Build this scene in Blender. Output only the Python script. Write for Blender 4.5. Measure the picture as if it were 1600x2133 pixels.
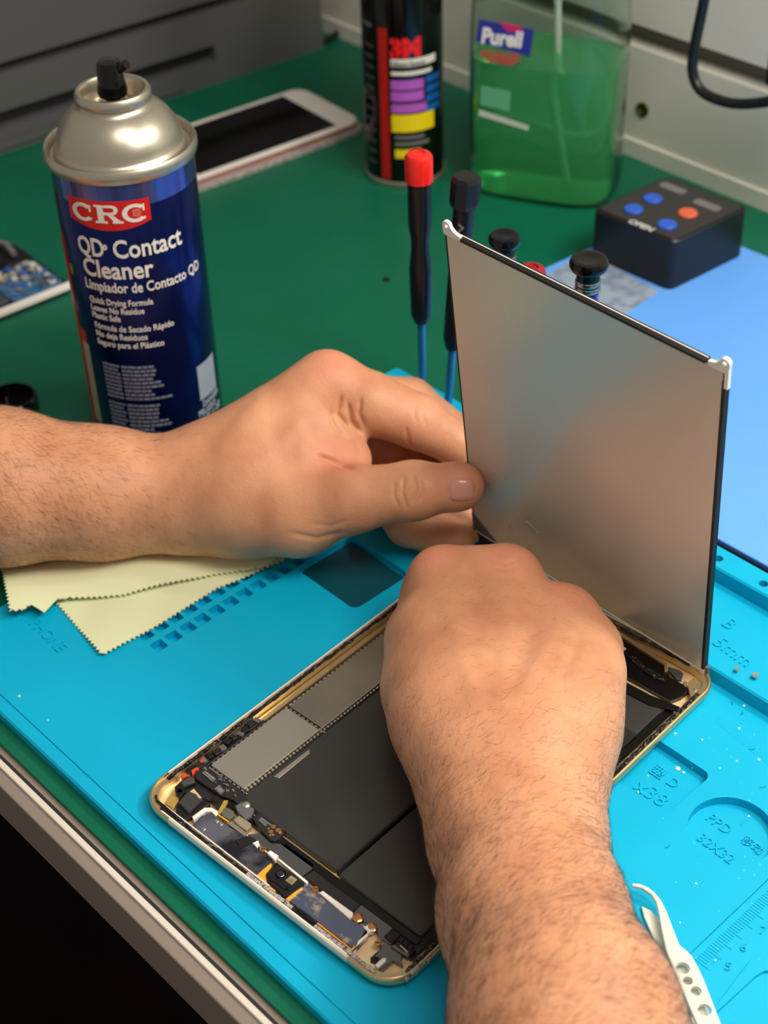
import bpy, bmesh, math, random
import numpy as np
from mathutils import Vector, Matrix
random.seed(7); rng = np.random.default_rng(7)
S = 0.001                      # everything below is written in millimetres
for o in list(bpy.data.objects): bpy.data.objects.remove(o)
SC = bpy.context.scene; COL = SC.collection

# ---------------------------------------------------------------- camera
CAMR = np.array([[0.7350492023881204, 0.6774037749263546, -0.028754056828777852],
                 [0.4055542491787049, -0.47326054778640536, -0.7820167548601555],
                 [-0.5433492624837959, 0.5631594619860669, -0.6225937675032402]])   # rows: right, down, forward
CAMP = np.array([356.33640617, -225.12413606, 466.49589904]); FPX = 3272.224; W, H = 1600, 2133
cd = bpy.data.cameras.new('camera'); cam = bpy.data.objects.new('camera', cd); COL.objects.link(cam)
cd.sensor_fit = 'HORIZONTAL'; cd.sensor_width = 36.0; cd.lens = FPX / W * 36.0
cd.clip_start = 0.01; cd.clip_end = 50
r_, d_, f_ = [Vector(v) for v in CAMR]
mw = Matrix((( r_.x, -d_.x, -f_.x, CAMP[0]*S), (r_.y, -d_.y, -f_.y, CAMP[1]*S), (r_.z, -d_.z, -f_.z, CAMP[2]*S), (0, 0, 0, 1)))
cam.matrix_world = mw
cd.dof.use_dof = True; cd.dof.focus_distance = 0.605; cd.dof.aperture_fstop = 15.0
SC.camera = cam

# ---------------------------------------------------------------- light and exposure
SC.view_settings.view_transform = 'Standard'; SC.view_settings.look = 'None'
SC.view_settings.exposure = -0.12; SC.view_settings.gamma = 1.0; SC.view_settings.use_curve_mapping = False
wd = bpy.data.worlds.new('room_light'); SC.world = wd; wd.use_nodes = True
wd.node_tree.nodes['Background'].inputs[0].default_value = (1.0, 0.93, 0.84, 1)
wd.node_tree.nodes['Background'].inputs[1].default_value = 0.34
def area(name, loc, target, sx, sy, power, col):
    l = bpy.data.lights.new(name, 'AREA'); l.shape = 'RECTANGLE'; l.size = sx*S; l.size_y = sy*S; l.energy = power; l.color = col
    o = bpy.data.objects.new(name, l); COL.objects.link(o); o.location = Vector(loc)*S
    o.rotation_euler = (Vector(target)-Vector(loc)).to_track_quat('-Z', 'Y').to_euler(); return o
area('bench_light_bar', (330, 520, 620), (70, 160, 0), 420, 80, 6.0, (1.0, 0.95, 0.87))
area('right_lamp', (430, 200, 640), (60, 130, 0), 200, 200, 2.6, (1.0, 0.94, 0.86))
area('ceiling_light', (560, -40, 1350), (60, 260, 0), 600, 450, 8.5, (1.0, 0.90, 0.78))

# ---------------------------------------------------------------- helpers
def onz(x, y, z):
    d = np.array([(x-W/2)/FPX, (y-H/2)/FPX, 1.0]) @ CAMR
    return CAMP + d*(z-CAMP[2])/d[2]
def atd(x, y, D): return CAMP + (np.array([(x-W/2)/FPX, (y-H/2)/FPX, 1.0]) @ CAMR)*D
def onpl(x, y, p0, n):
    d = np.array([(x-W/2)/FPX, (y-H/2)/FPX, 1.0]) @ CAMR
    return CAMP + d*np.dot(np.array(p0)-CAMP, n)/np.dot(d, n)
def pj(P):
    X = (np.atleast_2d(P)-CAMP) @ CAMR.T
    return np.c_[W/2+FPX*X[:, 0]/X[:, 2], H/2+FPX*X[:, 1]/X[:, 2]], X[:, 2]
def zat(x, y, py):             # height on the upright line through (x, y) that a photo row shows
    lo, hi = -50., 500.
    for _ in range(40):
        m = (lo+hi)/2
        if pj([x, y, m])[0][0, 1] > py: lo = m
        else: hi = m
    return lo
def lin(c):
    return tuple(((v/255)/12.92 if v/255 <= 0.04045 else ((v/255+0.055)/1.055)**2.4) for v in c)
MATS = {}
def mat(name, col, rough=0.5, metal=0.0, bump=None, noise=None, spec=0.5, trans=0.0, ior=1.45, sss=0, coat=0, emit=0, alpha=1, aniso=0):
    if name in MATS: return MATS[name]
    m = bpy.data.materials.new(name); m.use_nodes = True; nt = m.node_tree; b = nt.nodes['Principled BSDF']
    b.inputs['Base Color'].default_value = (*lin(col), 1); b.inputs['Roughness'].default_value = rough
    b.inputs['Metallic'].default_value = metal; b.inputs['Specular IOR Level'].default_value = spec
    b.inputs['Transmission Weight'].default_value = trans; b.inputs['IOR'].default_value = ior
    b.inputs['Coat Weight'].default_value = coat; b.inputs['Alpha'].default_value = alpha
    if emit: b.inputs['Emission Color'].default_value = (*lin(col), 1); b.inputs['Emission Strength'].default_value = emit
    tc = nt.nodes.new('ShaderNodeTexCoord')
    if noise:                  # (scale per mm, second colour, low, high)
        n = nt.nodes.new('ShaderNodeTexNoise'); n.inputs['Scale'].default_value = noise[0]*1000; n.inputs['Detail'].default_value = 4
        nt.links.new(tc.outputs['Object'], n.inputs['Vector'])
        r = nt.nodes.new('ShaderNodeValToRGB'); r.color_ramp.elements[0].position = noise[2]; r.color_ramp.elements[1].position = noise[3]
        r.color_ramp.elements[0].color = (*lin(col), 1); r.color_ramp.elements[1].color = (*lin(noise[1]), 1)
        nt.links.new(n.outputs['Fac'], r.inputs[0]); nt.links.new(r.outputs[0], b.inputs['Base Color'])
    if bump:                   # (scale per mm, height mm)
        n = nt.nodes.new('ShaderNodeTexNoise'); n.inputs['Scale'].default_value = bump[0]*1000; n.inputs['Detail'].default_value = 3
        nt.links.new(tc.outputs['Object'], n.inputs['Vector'])
        bp = nt.nodes.new('ShaderNodeBump'); bp.inputs['Strength'].default_value = 1.0; bp.inputs['Distance'].default_value = bump[1]*S
        nt.links.new(n.outputs['Fac'], bp.inputs['Height']); nt.links.new(bp.outputs[0], b.inputs['Normal'])
    MATS[name] = m; return m

def wloc(o):
    v = Vector((0, 0, 0))
    while o is not None: v = v + o.location; o = o.parent
    return v
class MB:
    def __init__(s): s.v = []; s.f = []; s.n = 0
    def add(s, V, F):
        b = len(s.v); s.v += [tuple(map(float, p)) for p in V]; s.f += [tuple(i+b for i in f) for f in F]; return s
    def prism(s, poly, z0, z1, ch=0.0):      # upright prism on a plan outline; ch = chamfer of the top edge
        P = [np.array(p[:2], float) for p in poly]
        A = sum(P[i][0]*P[(i+1) % len(P)][1]-P[(i+1) % len(P)][0]*P[i][1] for i in range(len(P)))
        if A < 0: P = P[::-1]
        n = len(P)
        loops = [(P, z0), (P, z1-ch)]
        if ch > 0:
            Q = []
            for i in range(n):
                e1 = P[i]-P[i-1]; e2 = P[(i+1) % n]-P[i]
                n1 = np.array([-e1[1], e1[0]])/(np.linalg.norm(e1)+1e-9); n2 = np.array([-e2[1], e2[0]])/(np.linalg.norm(e2)+1e-9)
                b = n1+n2; b = b/max(np.dot(b, n1), 0.5)/1.0 if np.linalg.norm(b) > 1e-6 else n1
                Q.append(P[i]+b*ch)
            loops.append((Q, z1))
        V = [(*p, z) for L, z in loops for p in L]; F = [tuple(range(n))[::-1], tuple(range((len(loops)-1)*n, len(loops)*n))]
        for k in range(len(loops)-1):
            for i in range(n): F.append((k*n+i, k*n+(i+1) % n, (k+1)*n+(i+1) % n, (k+1)*n+i))
        return s.add(V, F)
    def box(s, c, size, rz=0.0, ch=0.0):
        x, y = size[0]/2, size[1]/2; cs, sn = math.cos(rz), math.sin(rz)
        poly = [(c[0]+a*cs-b*sn, c[1]+a*sn+b*cs) for a, b in ((-x, -y), (x, -y), (x, y), (-x, y))]
        return s.prism(poly, c[2]-size[2]/2, c[2]+size[2]/2, ch)
    def obox(s, o, u, v, w):                 # oriented box from a corner and three edge vectors
        o, u, v, w = map(lambda q: np.array(q, float), (o, u, v, w))
        V = [o, o+u, o+u+v, o+v, o+w, o+u+w, o+u+v+w, o+v+w]
        return s.add(V, [(3, 2, 1, 0), (4, 5, 6, 7), (0, 1, 5, 4), (1, 2, 6, 5), (2, 3, 7, 6), (3, 0, 4, 7)])
    def lathe(s, c, prof, n=48, axis=None, cap=True):     # prof: (radius, height) from the bottom up
        ax = np.array(axis if axis is not None else (0, 0, 1), float); ax /= np.linalg.norm(ax)
        u = np.cross(ax, (0, 1, 0) if abs(ax[1]) < .9 else (1, 0, 0)); u /= np.linalg.norm(u); w = np.cross(ax, u); c = np.array(c, float)
        V = []; F = []
        for r, h in prof:
            for i in range(n):
                a = 2*math.pi*i/n; V.append(c+ax*h+(u*math.cos(a)+w*math.sin(a))*r)
        m = len(prof)
        for k in range(m-1):
            for i in range(n): F.append((k*n+i, k*n+(i+1) % n, (k+1)*n+(i+1) % n, (k+1)*n+i))
        if cap: F.append(tuple(range(n))[::-1]); F.append(tuple(range((m-1)*n, m*n)))
        return s.add(V, F)
    def tube(s, pts, r, n=10, cap=True):
        P = [np.array(p, float) for p in pts]; R = r if hasattr(r, '__len__') else [r]*len(P); V = []; F = []
        up = None
        for i, p in enumerate(P):
            t = P[min(i+1, len(P)-1)]-P[max(i-1, 0)]; t /= np.linalg.norm(t)+1e-12
            if up is None: up = np.cross(t, (0, 0, 1) if abs(t[2]) < .9 else (1, 0, 0))
            up = up-t*np.dot(up, t); up /= np.linalg.norm(up)+1e-12; w = np.cross(t, up)
            for j in range(n):
                a = 2*math.pi*j/n; V.append(p+(up*math.cos(a)+w*math.sin(a))*R[i])
        for k in range(len(P)-1):
            for j in range(n): F.append((k*n+j, k*n+(j+1) % n, (k+1)*n+(j+1) % n, (k+1)*n+j))
        if cap: F.append(tuple(range(n))[::-1]); F.append(tuple(range((len(P)-1)*n, len(P)*n)))
        return s.add(V, F)
    def build(s, name, m, parent=None, smooth=False, angle=35, props=None, origin=None, **kw):
        base = wloc(parent)/S if parent is not None else Vector((0, 0, 0))
        o0 = Vector(origin) if origin is not None else (Vector((0, 0, 0)) if parent is not None else Vector(tuple(np.mean(np.array(s.v), 0)[:2])+(min(v[2] for v in s.v),)))
        if parent is not None and origin is not None: o0 = o0-base
        off = base+o0
        me = bpy.data.meshes.new(name); me.from_pydata([((v[0]-off.x)*S, (v[1]-off.y)*S, (v[2]-off.z)*S) for v in s.v], [], s.f)
        me.validate(); me.materials.append(MATS[m] if isinstance(m, str) else m)
        if smooth:
            me.polygons.foreach_set('use_smooth', [True]*len(me.polygons))
            if angle < 180: me.set_sharp_from_angle(angle=math.radians(angle))
        bm = bmesh.new(); bm.from_mesh(me); bmesh.ops.recalc_face_normals(bm, faces=bm.faces); bm.to_mesh(me); bm.free()
        o = bpy.data.objects.new(name, me); COL.objects.link(o); o.location = o0*S
        if parent is not None: o.parent = parent
        for k, v in kw.items(): o[k] = v
        return o
def thing(name, label, cat, loc, group=None):
    o = bpy.data.objects.new(name, None); COL.objects.link(o); o.location = Vector(loc)*S; o.empty_display_size = 0.02
    o['label'] = label; o['category'] = cat
    if group: o['group'] = group
    return o
def tag(o, label, cat, group=None):
    o['label'] = label; o['category'] = cat
    if group: o['group'] = group
    return o
def circ(c, r, n=24, a0=0): return [(c[0]+r*math.cos(a0+2*math.pi*i/n), c[1]+r*math.sin(a0+2*math.pi*i/n)) for i in range(n)]
def rrect(x0, y0, x1, y1, r, n=6):
    out = []
    for cx, cy, a in ((x1-r, y0+r, -90), (x1-r, y1-r, 0), (x0+r, y1-r, 90), (x0+r, y0+r, 180)):
        for k in range(n+1):
            t = math.radians(a+90*k/n); out.append((cx+r*math.cos(t), cy+r*math.sin(t)))
    return out
def rot2(pts, ang, c=(0, 0)):
    cs, sn = math.cos(ang), math.sin(ang)
    return [(c[0]+(p[0]-c[0])*cs-(p[1]-c[1])*sn, c[1]+(p[0]-c[0])*sn+(p[1]-c[1])*cs) for p in pts]
def textmesh(txt, size, depth=0.0, bold=0.0, xs=1.0, shear=0.0, align='LEFT'):
    cu = bpy.data.curves.new('t', 'FONT'); cu.body = txt; cu.size = size; cu.extrude = depth/2; cu.offset = bold; cu.align_x = align
    cu.resolution_u = 3; cu.shear = shear
    o = bpy.data.objects.new('t', cu); COL.objects.link(o); dg = bpy.context.evaluated_depsgraph_get()
    me = o.evaluated_get(dg).to_mesh(); V = [(v.co.x*xs, v.co.y, v.co.z) for v in me.vertices]; F = [tuple(p.vertices) for p in me.polygons]
    o.evaluated_get(dg).to_mesh_clear(); bpy.data.objects.remove(o); bpy.data.curves.remove(cu)
    return V, F
def flattext(mb, txt, size, org, ex, ey, depth=0.1, bold=0.0, xs=1.0, align='LEFT', shear=0.0):
    V, F = textmesh(txt, size, depth, bold, xs, shear, align)
    org, ex, ey = (np.array(q, float) for q in (org, ex, ey)); ex = ex/np.linalg.norm(ex); ey = ey/np.linalg.norm(ey); ez = np.cross(ex, ey)
    mb.add([org+ex*v[0]+ey*v[1]+ez*v[2] for v in V], F); return mb
def boolean(o, cutter_mb):
    c = cutter_mb.build('cutter', list(MATS.values())[0]); md = o.modifiers.new('b', 'BOOLEAN'); md.object = c; md.operation = 'DIFFERENCE'; md.solver = 'EXACT'
    dg = bpy.context.evaluated_depsgraph_get(); me = bpy.data.meshes.new_from_object(o.evaluated_get(dg))
    o.modifiers.clear(); o.data = me; bpy.data.objects.remove(c); return o

# ---------------------------------------------------------------- materials
mat('white_wall', (232, 228, 216), 0.45, bump=(0.02, 0.3)); mat('wall_groove', (112, 109, 98), 0.5); mat('floor_dark', (10, 3, 4), 0.9, spec=.1, noise=(0.01, (26, 5, 7), .4, .7))
mat('brass', (150, 125, 70), 0.3, 1)
mat('green_mat', (5, 98, 72), 0.42, spec=.3, noise=(0.02, (14, 102, 76), .35, .7), bump=(1.5, 0.02)); mat('cyan', (0, 168, 208), 0.5, noise=(0.012, (0, 176, 216), .3, .7), bump=(3, 0.012), spec=.3)
mat('laminate', (138, 126, 115), 0.4); mat('aluminium', (236, 226, 212), 0.35, 0.2); mat('seam_dark', (40, 36, 33), 0.6)
mat('light_blue', (98, 164, 244), 0.38, noise=(0.006, (104, 170, 248), .3, .7)); mat('navy_edge', (22, 30, 66), 0.4); mat('label_grey', (150, 164, 182), 0.5, noise=(0.12, (120, 134, 156), .45, .6))
mat('black_plastic', (22, 22, 23), 0.38, bump=(1.2, 0.02)); mat('black_matte', (16, 15, 15), 0.6); mat('black_gloss', (8, 8, 9), 0.12); mat('case_grey', (84, 84, 85), 0.55, bump=(1.0, 0.03))
mat('case_dark', (22, 22, 24), 0.6)
mat('white_plastic', (232, 226, 216), 0.35); mat('white_gloss', (240, 234, 226), 0.15); mat('rosy', (190, 140, 130), 0.3, 0.5)

# ---------------------------------------------------------------- the room and the bench
A4 = math.radians(-4.0)
def M4(p): return rot2([p], A4)[0]                       # the bench frame is turned 4 degrees from the tablet
wn = np.array([0.087, 0.996, 0]); wu = np.array([0.996, -0.087, 0]); w0 = np.array([-466., 614., -5.])
fl = MB().prism([(-1500, -1500), (1500, -1500), (1500, 1500), (-1500, 1500)], -780, -760).build('floor', 'floor_dark', kind='structure')
wall = MB()
g_top = onpl(1310, 45, w0, wn)[2]; g_bot = onpl(1310, 92, w0, wn)[2]
for za, zb, off in ((-5, g_bot, 0), (g_bot, g_top, 14), (g_top, 900, 0)):
    wall.obox(w0-wu*900+wn*off+np.array([0, 0, za+5]), wu*2200, wn*40, (0, 0, zb-za))
wall.build('wall_back', 'white_wall', kind='structure')
MB().obox(w0-wu*900+wn*12.5+np.array([0, 0, g_bot+5]), wu*2200, wn*1.4, (0, 0, g_top-g_bot)).build('trim_1', 'wall_groove', kind='structure')
MB().obox(w0-wu*900-wn*1.5, wu*2200, wn*1.7, (0, 0, 12)).build('baseboard_back', 'white_wall', kind='structure')
c = onpl(1340, 228, w0, wn)
hook = MB().lathe(c+wn*0.3, [(5, 0), (5, 1.5), (3, 2), (2.6, 0.8), (0.5, 0.8)], 16, axis=-wn).build('wall_screw', 'brass', smooth=True)
tag(hook, 'small brass screw in the white wall panel behind the sanitizer bottle', 'screw')

bench = thing('workbench', 'workbench with white laminate front edge and a bright metal strip along it', 'workbench', (0, 200, -760))
def rail(y0, y1, z0, z1, nm, m):
    a, b = M4((-900, y0)), M4((1100, y0)); c_, d = M4((1100, y1)), M4((-900, y1))
    return MB().prism([a, b, c_, d], z0, z1, min(0.4, (z1-z0)/4)).build(nm, m, bench)
top = MB().prism([M4((-900, -22)), M4((1100, -22)), M4((1100, 574)), M4((-900, 640))], -34, -7).build('tabletop', 'laminate', bench)
rail(-30.5, -22, -30, -7.2, 'edge_band', 'laminate'); rail(-25.2, -22.6, -7.2, -6.0, 'metal_strip', 'aluminium'); rail(-22.6, -21.0, -7.2, -6.7, 'joint_line', 'seam_dark')
for px, py in ((-800, 0), (1000, 0), (-800, 520), (1000, 500)):
    MB().box((*M4((px, py)), -397), (50, 50, 726)).build('leg', 'laminate', bench)
gm = MB().prism([M4((-880, -18.5)), M4((1080, -18.5)), M4((1080, 574)), M4((-880, 638))], -7, -5, 0.3).build('bench_mat', 'green_mat')
tag(gm, 'dark green rubber mat covering the whole workbench top', 'mat')

# ---------------------------------------------------------------- cyan silicone repair mat
B = M4
cy = MB().prism([B(p) for p in rrect(-138, -11, 330, 269, 6)], -5, 0, 0.8).build('mat_base', 'cyan')
cut = MB()
cut.prism([B(p) for p in rrect(-141, -5.5, 335, -4.9, 0.2)], -0.5, 5)
for i in range(-8, 2):                                   # the square storage cells at the left
    for j in range(0, 12):
        x, y = -66.5+i*9.6, 60.5+j*8.0
        if x > -60 or y > 142: continue
        cut.prism([B(p) for p in rrect(x-3.2, y-2.9, x+3.2, y+2.9, 0.5, 2)], -4.2, 5)
cut.prism([B(p) for p in rrect(118, 141.5, 147.0, 169.5, 3.5)], -4.2, 5)          # 38 pocket
cc = onz(1523, 1733, -1)[:2]; cut.prism(circ(cc, 16.4, 48), -4.2, 5)                    # round 32 pocket
cut.prism([B(p) for p in rrect(-63, 136, -23, 170, 4)], -3.6, 5)                   # shaded pocket behind the left hand
# pocket at the far right lower edge and the ruler field
pp = [onz(*q, 0)[:2] for q in ((1432, 1990), (1604, 1826), (1760, 1700), (1900, 1900), (1660, 1985), (1565, 1998), (1487, 2100))]
cut.prism(pp, -1.5, 5)
pp = [onz(*q, 0)[:2] for q in ((1488, 2112), (1575, 2032), (1592, 2022), (1660, 2018), (1760, 2050), (1720, 2090), (1560, 2106))]
cut.prism(pp, -1.5, 5)
boolean(cy, cut)
rm = thing('repair_mat', 'cyan silicone repair mat with recessed pockets and a raised ledge, under the open tablet', 'mat', (20, 130, -5))
cy.name = 'base'; cy.parent = rm; cy.location = cy.location-rm.location
bv = cy.modifiers.new('bev', 'BEVEL'); bv.width = 0.45*S; bv.segments = 2; bv.limit_method = 'ANGLE'; bv.angle_limit = math.radians(50)
tray = MB().prism([B(p) for p in [(-50, 210.9), (323, 210.9), (323, 258), (-50, 258)]], -4.9, 7.5, 0.8)
tray.build('tray', 'cyan', rm)
mat('shade_teal', (0, 78, 92), .45); MB().prism([B(p) for p in rrect(-62, 137, -24, 169, 4)], -3.7, -2.6, .2).build('pocket_shade', 'shade_teal', rm)  # dark sheet added on the pocket floor, painting in the left hand's shadow
ledge = MB().prism([B(p) for p in rrect(-134, 255.3, 330, 268.4, 3)], -4.9, 15.5, 0.8).build('ledge', 'cyan')
lc = MB(); SDX = []
for x in [79.0+k*23.9 for k in range(-8, 11)]:
    pass
    if -130 < x < 325: lc.prism(circ(B((x, 260.8)), 2.1, 16), 3, 30); SDX.append(x)
boolean(ledge, lc); ledge.parent = rm; ledge.location = ledge.location-rm.location; ledge.name = 'ledge'
emb = MB()
def mtext(t, px, py, z, size, ang=0.0, **k):
    p = onz(px, py, z); ex = np.array([math.cos(A4+ang), math.sin(A4+ang), 0]); ey = np.array([-ex[1], ex[0], 0])
    flattext(emb, t, size, (p[0], p[1], z+0.2), ex, ey, 0.7, **k)
mtext('5mm', 1482, 1340, 7.5, 9.5, -0.1); mtext('B', 1500, 1300, 7.5, 9.5, -0.1)
mtext('x38', 1318, 1642, -4.2, 9.5); mtext('型 D', 1350, 1607, -4.2, 6.6)
mtext('PPD', 1468, 1706, -4.2, 6.4, -0.04, xs=.95); mtext('32X32', 1449, 1748, -4.2, 6.4, -0.04, xs=.95); mtext('移动', 1541, 1752, -4.2, 4.8, -0.04)
mtext('PHONE', 60, 1300, 0, 7.5, -0.05)
mtext('7', 1580, 1945, -1.5, 5, 0.45); mtext('6', 1540, 1980, -1.5, 5, 0.45); mtext('5', 1508, 2020, -1.5, 5, 0.45)
for k in range(38):
    a = onz(1444, 1996, -1.5); b2 = onz(1606, 1842, -1.5); t = k/37; p = a+(b2-a)*t; d = (b2-a)/np.linalg.norm(b2-a); n2 = np.array([d[1], -d[0], 0])
    L = 6.5 if k % 5 == 0 else 4.0; emb.obox(p+n2*0.8+np.array([0, 0, -0.05]), d*0.25, n2*L, (0, 0, 0.25))
for k in range(30):
    p = onz(1500+k*4.2, 1490+k*3.4, 0); emb.obox(p+np.array([0, 0, -0.05]), (0.25, 0, 0), (0.3, -4.5, 0), (0, 0, 0.2))
emb.build('embossed_marks', 'cyan', rm, kind='stuff')

# ---------------------------------------------------------------- light blue pad, control box, label
lb = thing('blue_pad', 'light blue desk pad with navy edge under the black control box', 'pad', (*onz(1400, 800, 3)[:2], -5))
q = [onz(*p, 3)[:2] for p in ((1484, 1112), (956, 728), (962, 640), (1245, 508), (1500, 455), (1600, 533))]
far = onz(1600, 533, 3)[:2]; near = onz(1600, 1187, 3)[:2]
outl = [q[0]-np.array([150., -8.]), onz(985, 622, 3)[:2], onz(1243, 506, 3)[:2], onz(1500, 492, 3)[:2], far+np.array([220, -14.]), near+np.array([180, -12.])]
o_ = [(p[0], p[1]) for p in outl]
MB().prism(o_, -5, 2.2).build('pad_edge', 'navy_edge', lb)
ce = np.mean(np.array(o_), 0); MB().prism([tuple(ce+(np.array(p)-ce)*0.988) for p in o_], 2.2, 3.2, 0.3).build('pad_surface', 'light_blue', lb)
lbp = [onz(*p, 3.3)[:2] for p in ((1140, 572), (1225, 525), (1372, 608), (1290, 662))]
MB().prism(lbp, 3.2, 3.45).build('paper_label', 'label_grey', lb, label='grey printed label')

cb = thing('control_box', 'black control box with blue and orange round buttons on light blue pad', 'box', (*onz(1395, 560, 3)[:2], 3.2))
b1, b2, b3 = [onz(*p, 3.3)[:2] for p in ((1228, 533), (1395, 606), (1548, 530))]; b4 = b1+b3-b2
zt = 3.2+31
def rounded(poly, r, n=4):
    out = []; m = len(poly)
    for i in range(m):
        a, b, c = (np.array(poly[(i+k) % m], float) for k in (-1, 0, 1)); u = (a-b)/np.linalg.norm(a-b); v = (c-b)/np.linalg.norm(c-b)
        for k in range(n+1):
            t = k/n; out.append(tuple(b+u*r*(1-t)**2+v*r*t**2))
    return out
MB().prism(rounded([b1, b2, b3, b4], 5), 3.2, zt, 0.8).build('body', 'black_plastic', cb, smooth=True)
cn = (b1+b3)/2; MB().prism(rounded([tuple(cn+(p-cn)*0.93) for p in (b1, b2, b3, b4)], 4), zt, zt+0.5, 0.2).build('face_plate', mat('plate', (52, 50, 47), 0.45), cb)
mat('btn_blue', (38, 92, 205), 0.3, coat=.3); mat('btn_orange', (222, 96, 66), 0.3, coat=.3); mat('print_white', (206, 204, 198), 0.5); mat('print_grey', (112, 110, 108), 0.5)
for px, py, m in ((1360, 412, 'btn_blue'), (1320, 434, 'btn_blue'), (1390, 466, 'btn_blue'), (1433, 442, 'btn_orange')):
    p = onz(px, py, zt+1.5); MB().lathe((p[0], p[1], zt+0.5), [(5.6, 0), (5.6, .8), (5.0, 1.3), (2, 1.3), (0.3, 1.1)], 24).build('button', m, cb, smooth=True, label=('orange' if 'orange' in m else 'blue')+' round button')
ex = (b2-b1)/np.linalg.norm(b2-b1); ey = (b3-b2)/np.linalg.norm(b3-b2); ex3 = np.array([*ex, 0]); ey3 = np.array([*ey, 0])
t_ = MB()
for px, py, tx, sz in ((1306, 462, 'OPEN', 6.5),): flattext(t_, tx, sz, (*onz(px, py, zt+.6)[:2], zt+.6), ex3, ey3, .15, bold=.15)
t_.build('white_lettering', 'print_white', cb)
for px, py in ((1402, 392), (1473, 427)):
    p = onz(px, py, zt+.6); MB().prism(rot2(rrect(p[0]-9, p[1]-3.4, p[0]+9, p[1]+3.4, 3), math.atan2(ex[1], ex[0]), p[:2]), zt+.5, zt+.75).build('printed_panel', 'print_grey', cb)

# ---------------------------------------------------------------- cable against the wall, cable on the bench
def cpath(pts, n=8):
    P = [np.array(p, float) for p in pts]; out = []
    for i in range(len(P)-1):
        a, b, c, d = P[max(i-1, 0)], P[i], P[i+1], P[min(i+2, len(P)-1)]
        for k in range(n):
            t = k/n; out.append(0.5*((2*b)+(c-a)*t+(2*a-5*b+4*c-d)*t*t+(3*b-a-3*c+d)*t**3))
    out.append(P[-1]); return out
pl = w0-wn*60
cab = MB().tube(cpath([onpl(x, y, pl, wn) for x, y in ((1490, -160), (1478, -60), (1463, 20), (1448, 95), (1443, 150), (1462, 190), (1510, 212), (1560, 216), (1625, 205), (1700, 170), (1760, 90))]), 3.1, 12).build('power_cable', 'black_plastic', smooth=True)
tag(cab, 'thick black cable hanging in a loop in front of the white wall', 'cable')
plug = MB().obox(onpl(1594, 175, pl, wn), wu*40, wn*20, (0, 0, 30)).build('cable_plug', 'black_plastic'); tag(plug, 'black plug at the right edge beside the looped cable', 'plug')
MB  # keep
cab2 = MB().tube(cpath([onz(655, 95, -2), onz(690, 78, -2), onz(722, 52, 0), onz(752, 16, 8), onpl(775, -40, w0-wn*6, wn)]), 2.6, 10).build('thin_cable', 'black_plastic', smooth=True)
tag(cab2, 'thin black cable running along the wall foot behind the black spray can', 'cable')

# ---------------------------------------------------------------- grey equipment case
e0 = onz(0, 322, -5); e1 = onz(640, 112, -5); e1 = e0+(e1-e0)*1.06
eu = (e1-e0)/np.linalg.norm(e1-e0); en = np.array([eu[1], -eu[0], 0])            # en points away from the face, to the camera
L = np.linalg.norm(e1-e0)
case = thing('equipment_case', 'large dark grey equipment case with recessed slots standing by the wall', 'case', (e0+e1)/2-en*60)
def cbx(t0, t1, z0, z1, d0, d1, nm, m, **k):
    return MB().obox(e0+eu*t0+en*d0+np.array([0, 0, z0+5]), eu*(t1-t0), en*(d1-d0), (0, 0, z1-z0)).build(nm, m, case, **k)
cbx(-260, L, -5, 260, -160, -8, 'body', 'case_grey')
def zf(px, py): p = onpl(px, py, e0, en); return p[2], np.dot(p-e0, eu)
zA, _ = zf(300, 190); zB, _ = zf(300, 120); zC, _ = zf(300, 60)
zs1, ts = zf(300, 172); zs2, _ = zf(300, 140); _, te = zf(448, 110)
cbx(-260, L, -5, zs1, -8, 0, 'lower_panel', 'case_grey'); cbx(te, L, zs1, zs2, -8, 0, 'slot_end', 'case_grey')
zr, _ = zf(0, 125); zr2, _ = zf(0, 90)
zq = zf(300, 62)[0]; zq2 = zf(300, 40)[0]
cbx(-260, L, zs2, zq, -8, 0, 'middle_panel', 'case_grey'); cbx(-260, L, zq, zq2, -9, -7, 'shadow_gap', 'case_dark'); cbx(-260, L, zq2, 258, -8, 2, 'upper_panel', 'case_grey')
cbx(-260, te, zs1, zs2, -8.5, -7.5, 'slot', 'case_dark'); cbx(-260, te-30, zs1-14, zs1-8, -1, 2.2, 'ridge', 'case_grey')

# ---------------------------------------------------------------- white phone in a clear case
def frame4(pts, z): return [onz(*p, z)[:2] for p in pts]
p1, p2 = onz(415, 372, 3), onz(757, 250, 3); pu = (p2-p1)/np.linalg.norm(p2-p1); pn = np.array([-pu[1], pu[0], 0])
ph = thing('smartphone', 'white smartphone with black screen in a clear glittery case on green mat', 'phone', (p1+p2)/2-np.array([0, 0, 8]))
Lp, Wp = 150, 75; base = p2-pu*Lp; base[2] = 0
def pr(a0, a1, b0, b1, r): return [tuple((base+pu*a+pn*b)[:2]) for a, b in rrect(a0, b0, a1, b1, r)]
mat('clear_case', (205, 195, 190), 0.35, noise=(0.6, (120, 105, 100), .45, .65), alpha=0.75)
MB().prism(pr(-3, Lp+3, -3, Wp+3, 13), -5, -1.5, 0.6).build('clear_case', 'clear_case', ph, smooth=True)
MB().prism(pr(0, Lp, 0, Wp, 11), -1.5, 2.2, 0.3).build('frame', 'rosy', ph, smooth=True)
MB().prism(pr(0.4, Lp-.4, 0.4, Wp-.4, 10.8), 2.2, 3.1, 0.3).build('front_glass', 'white_gloss', ph, smooth=True)
MB().prism(pr(18, Lp-19, 5, Wp-5, 1), 3.1, 3.25).build('screen', 'black_gloss', ph)
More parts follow.
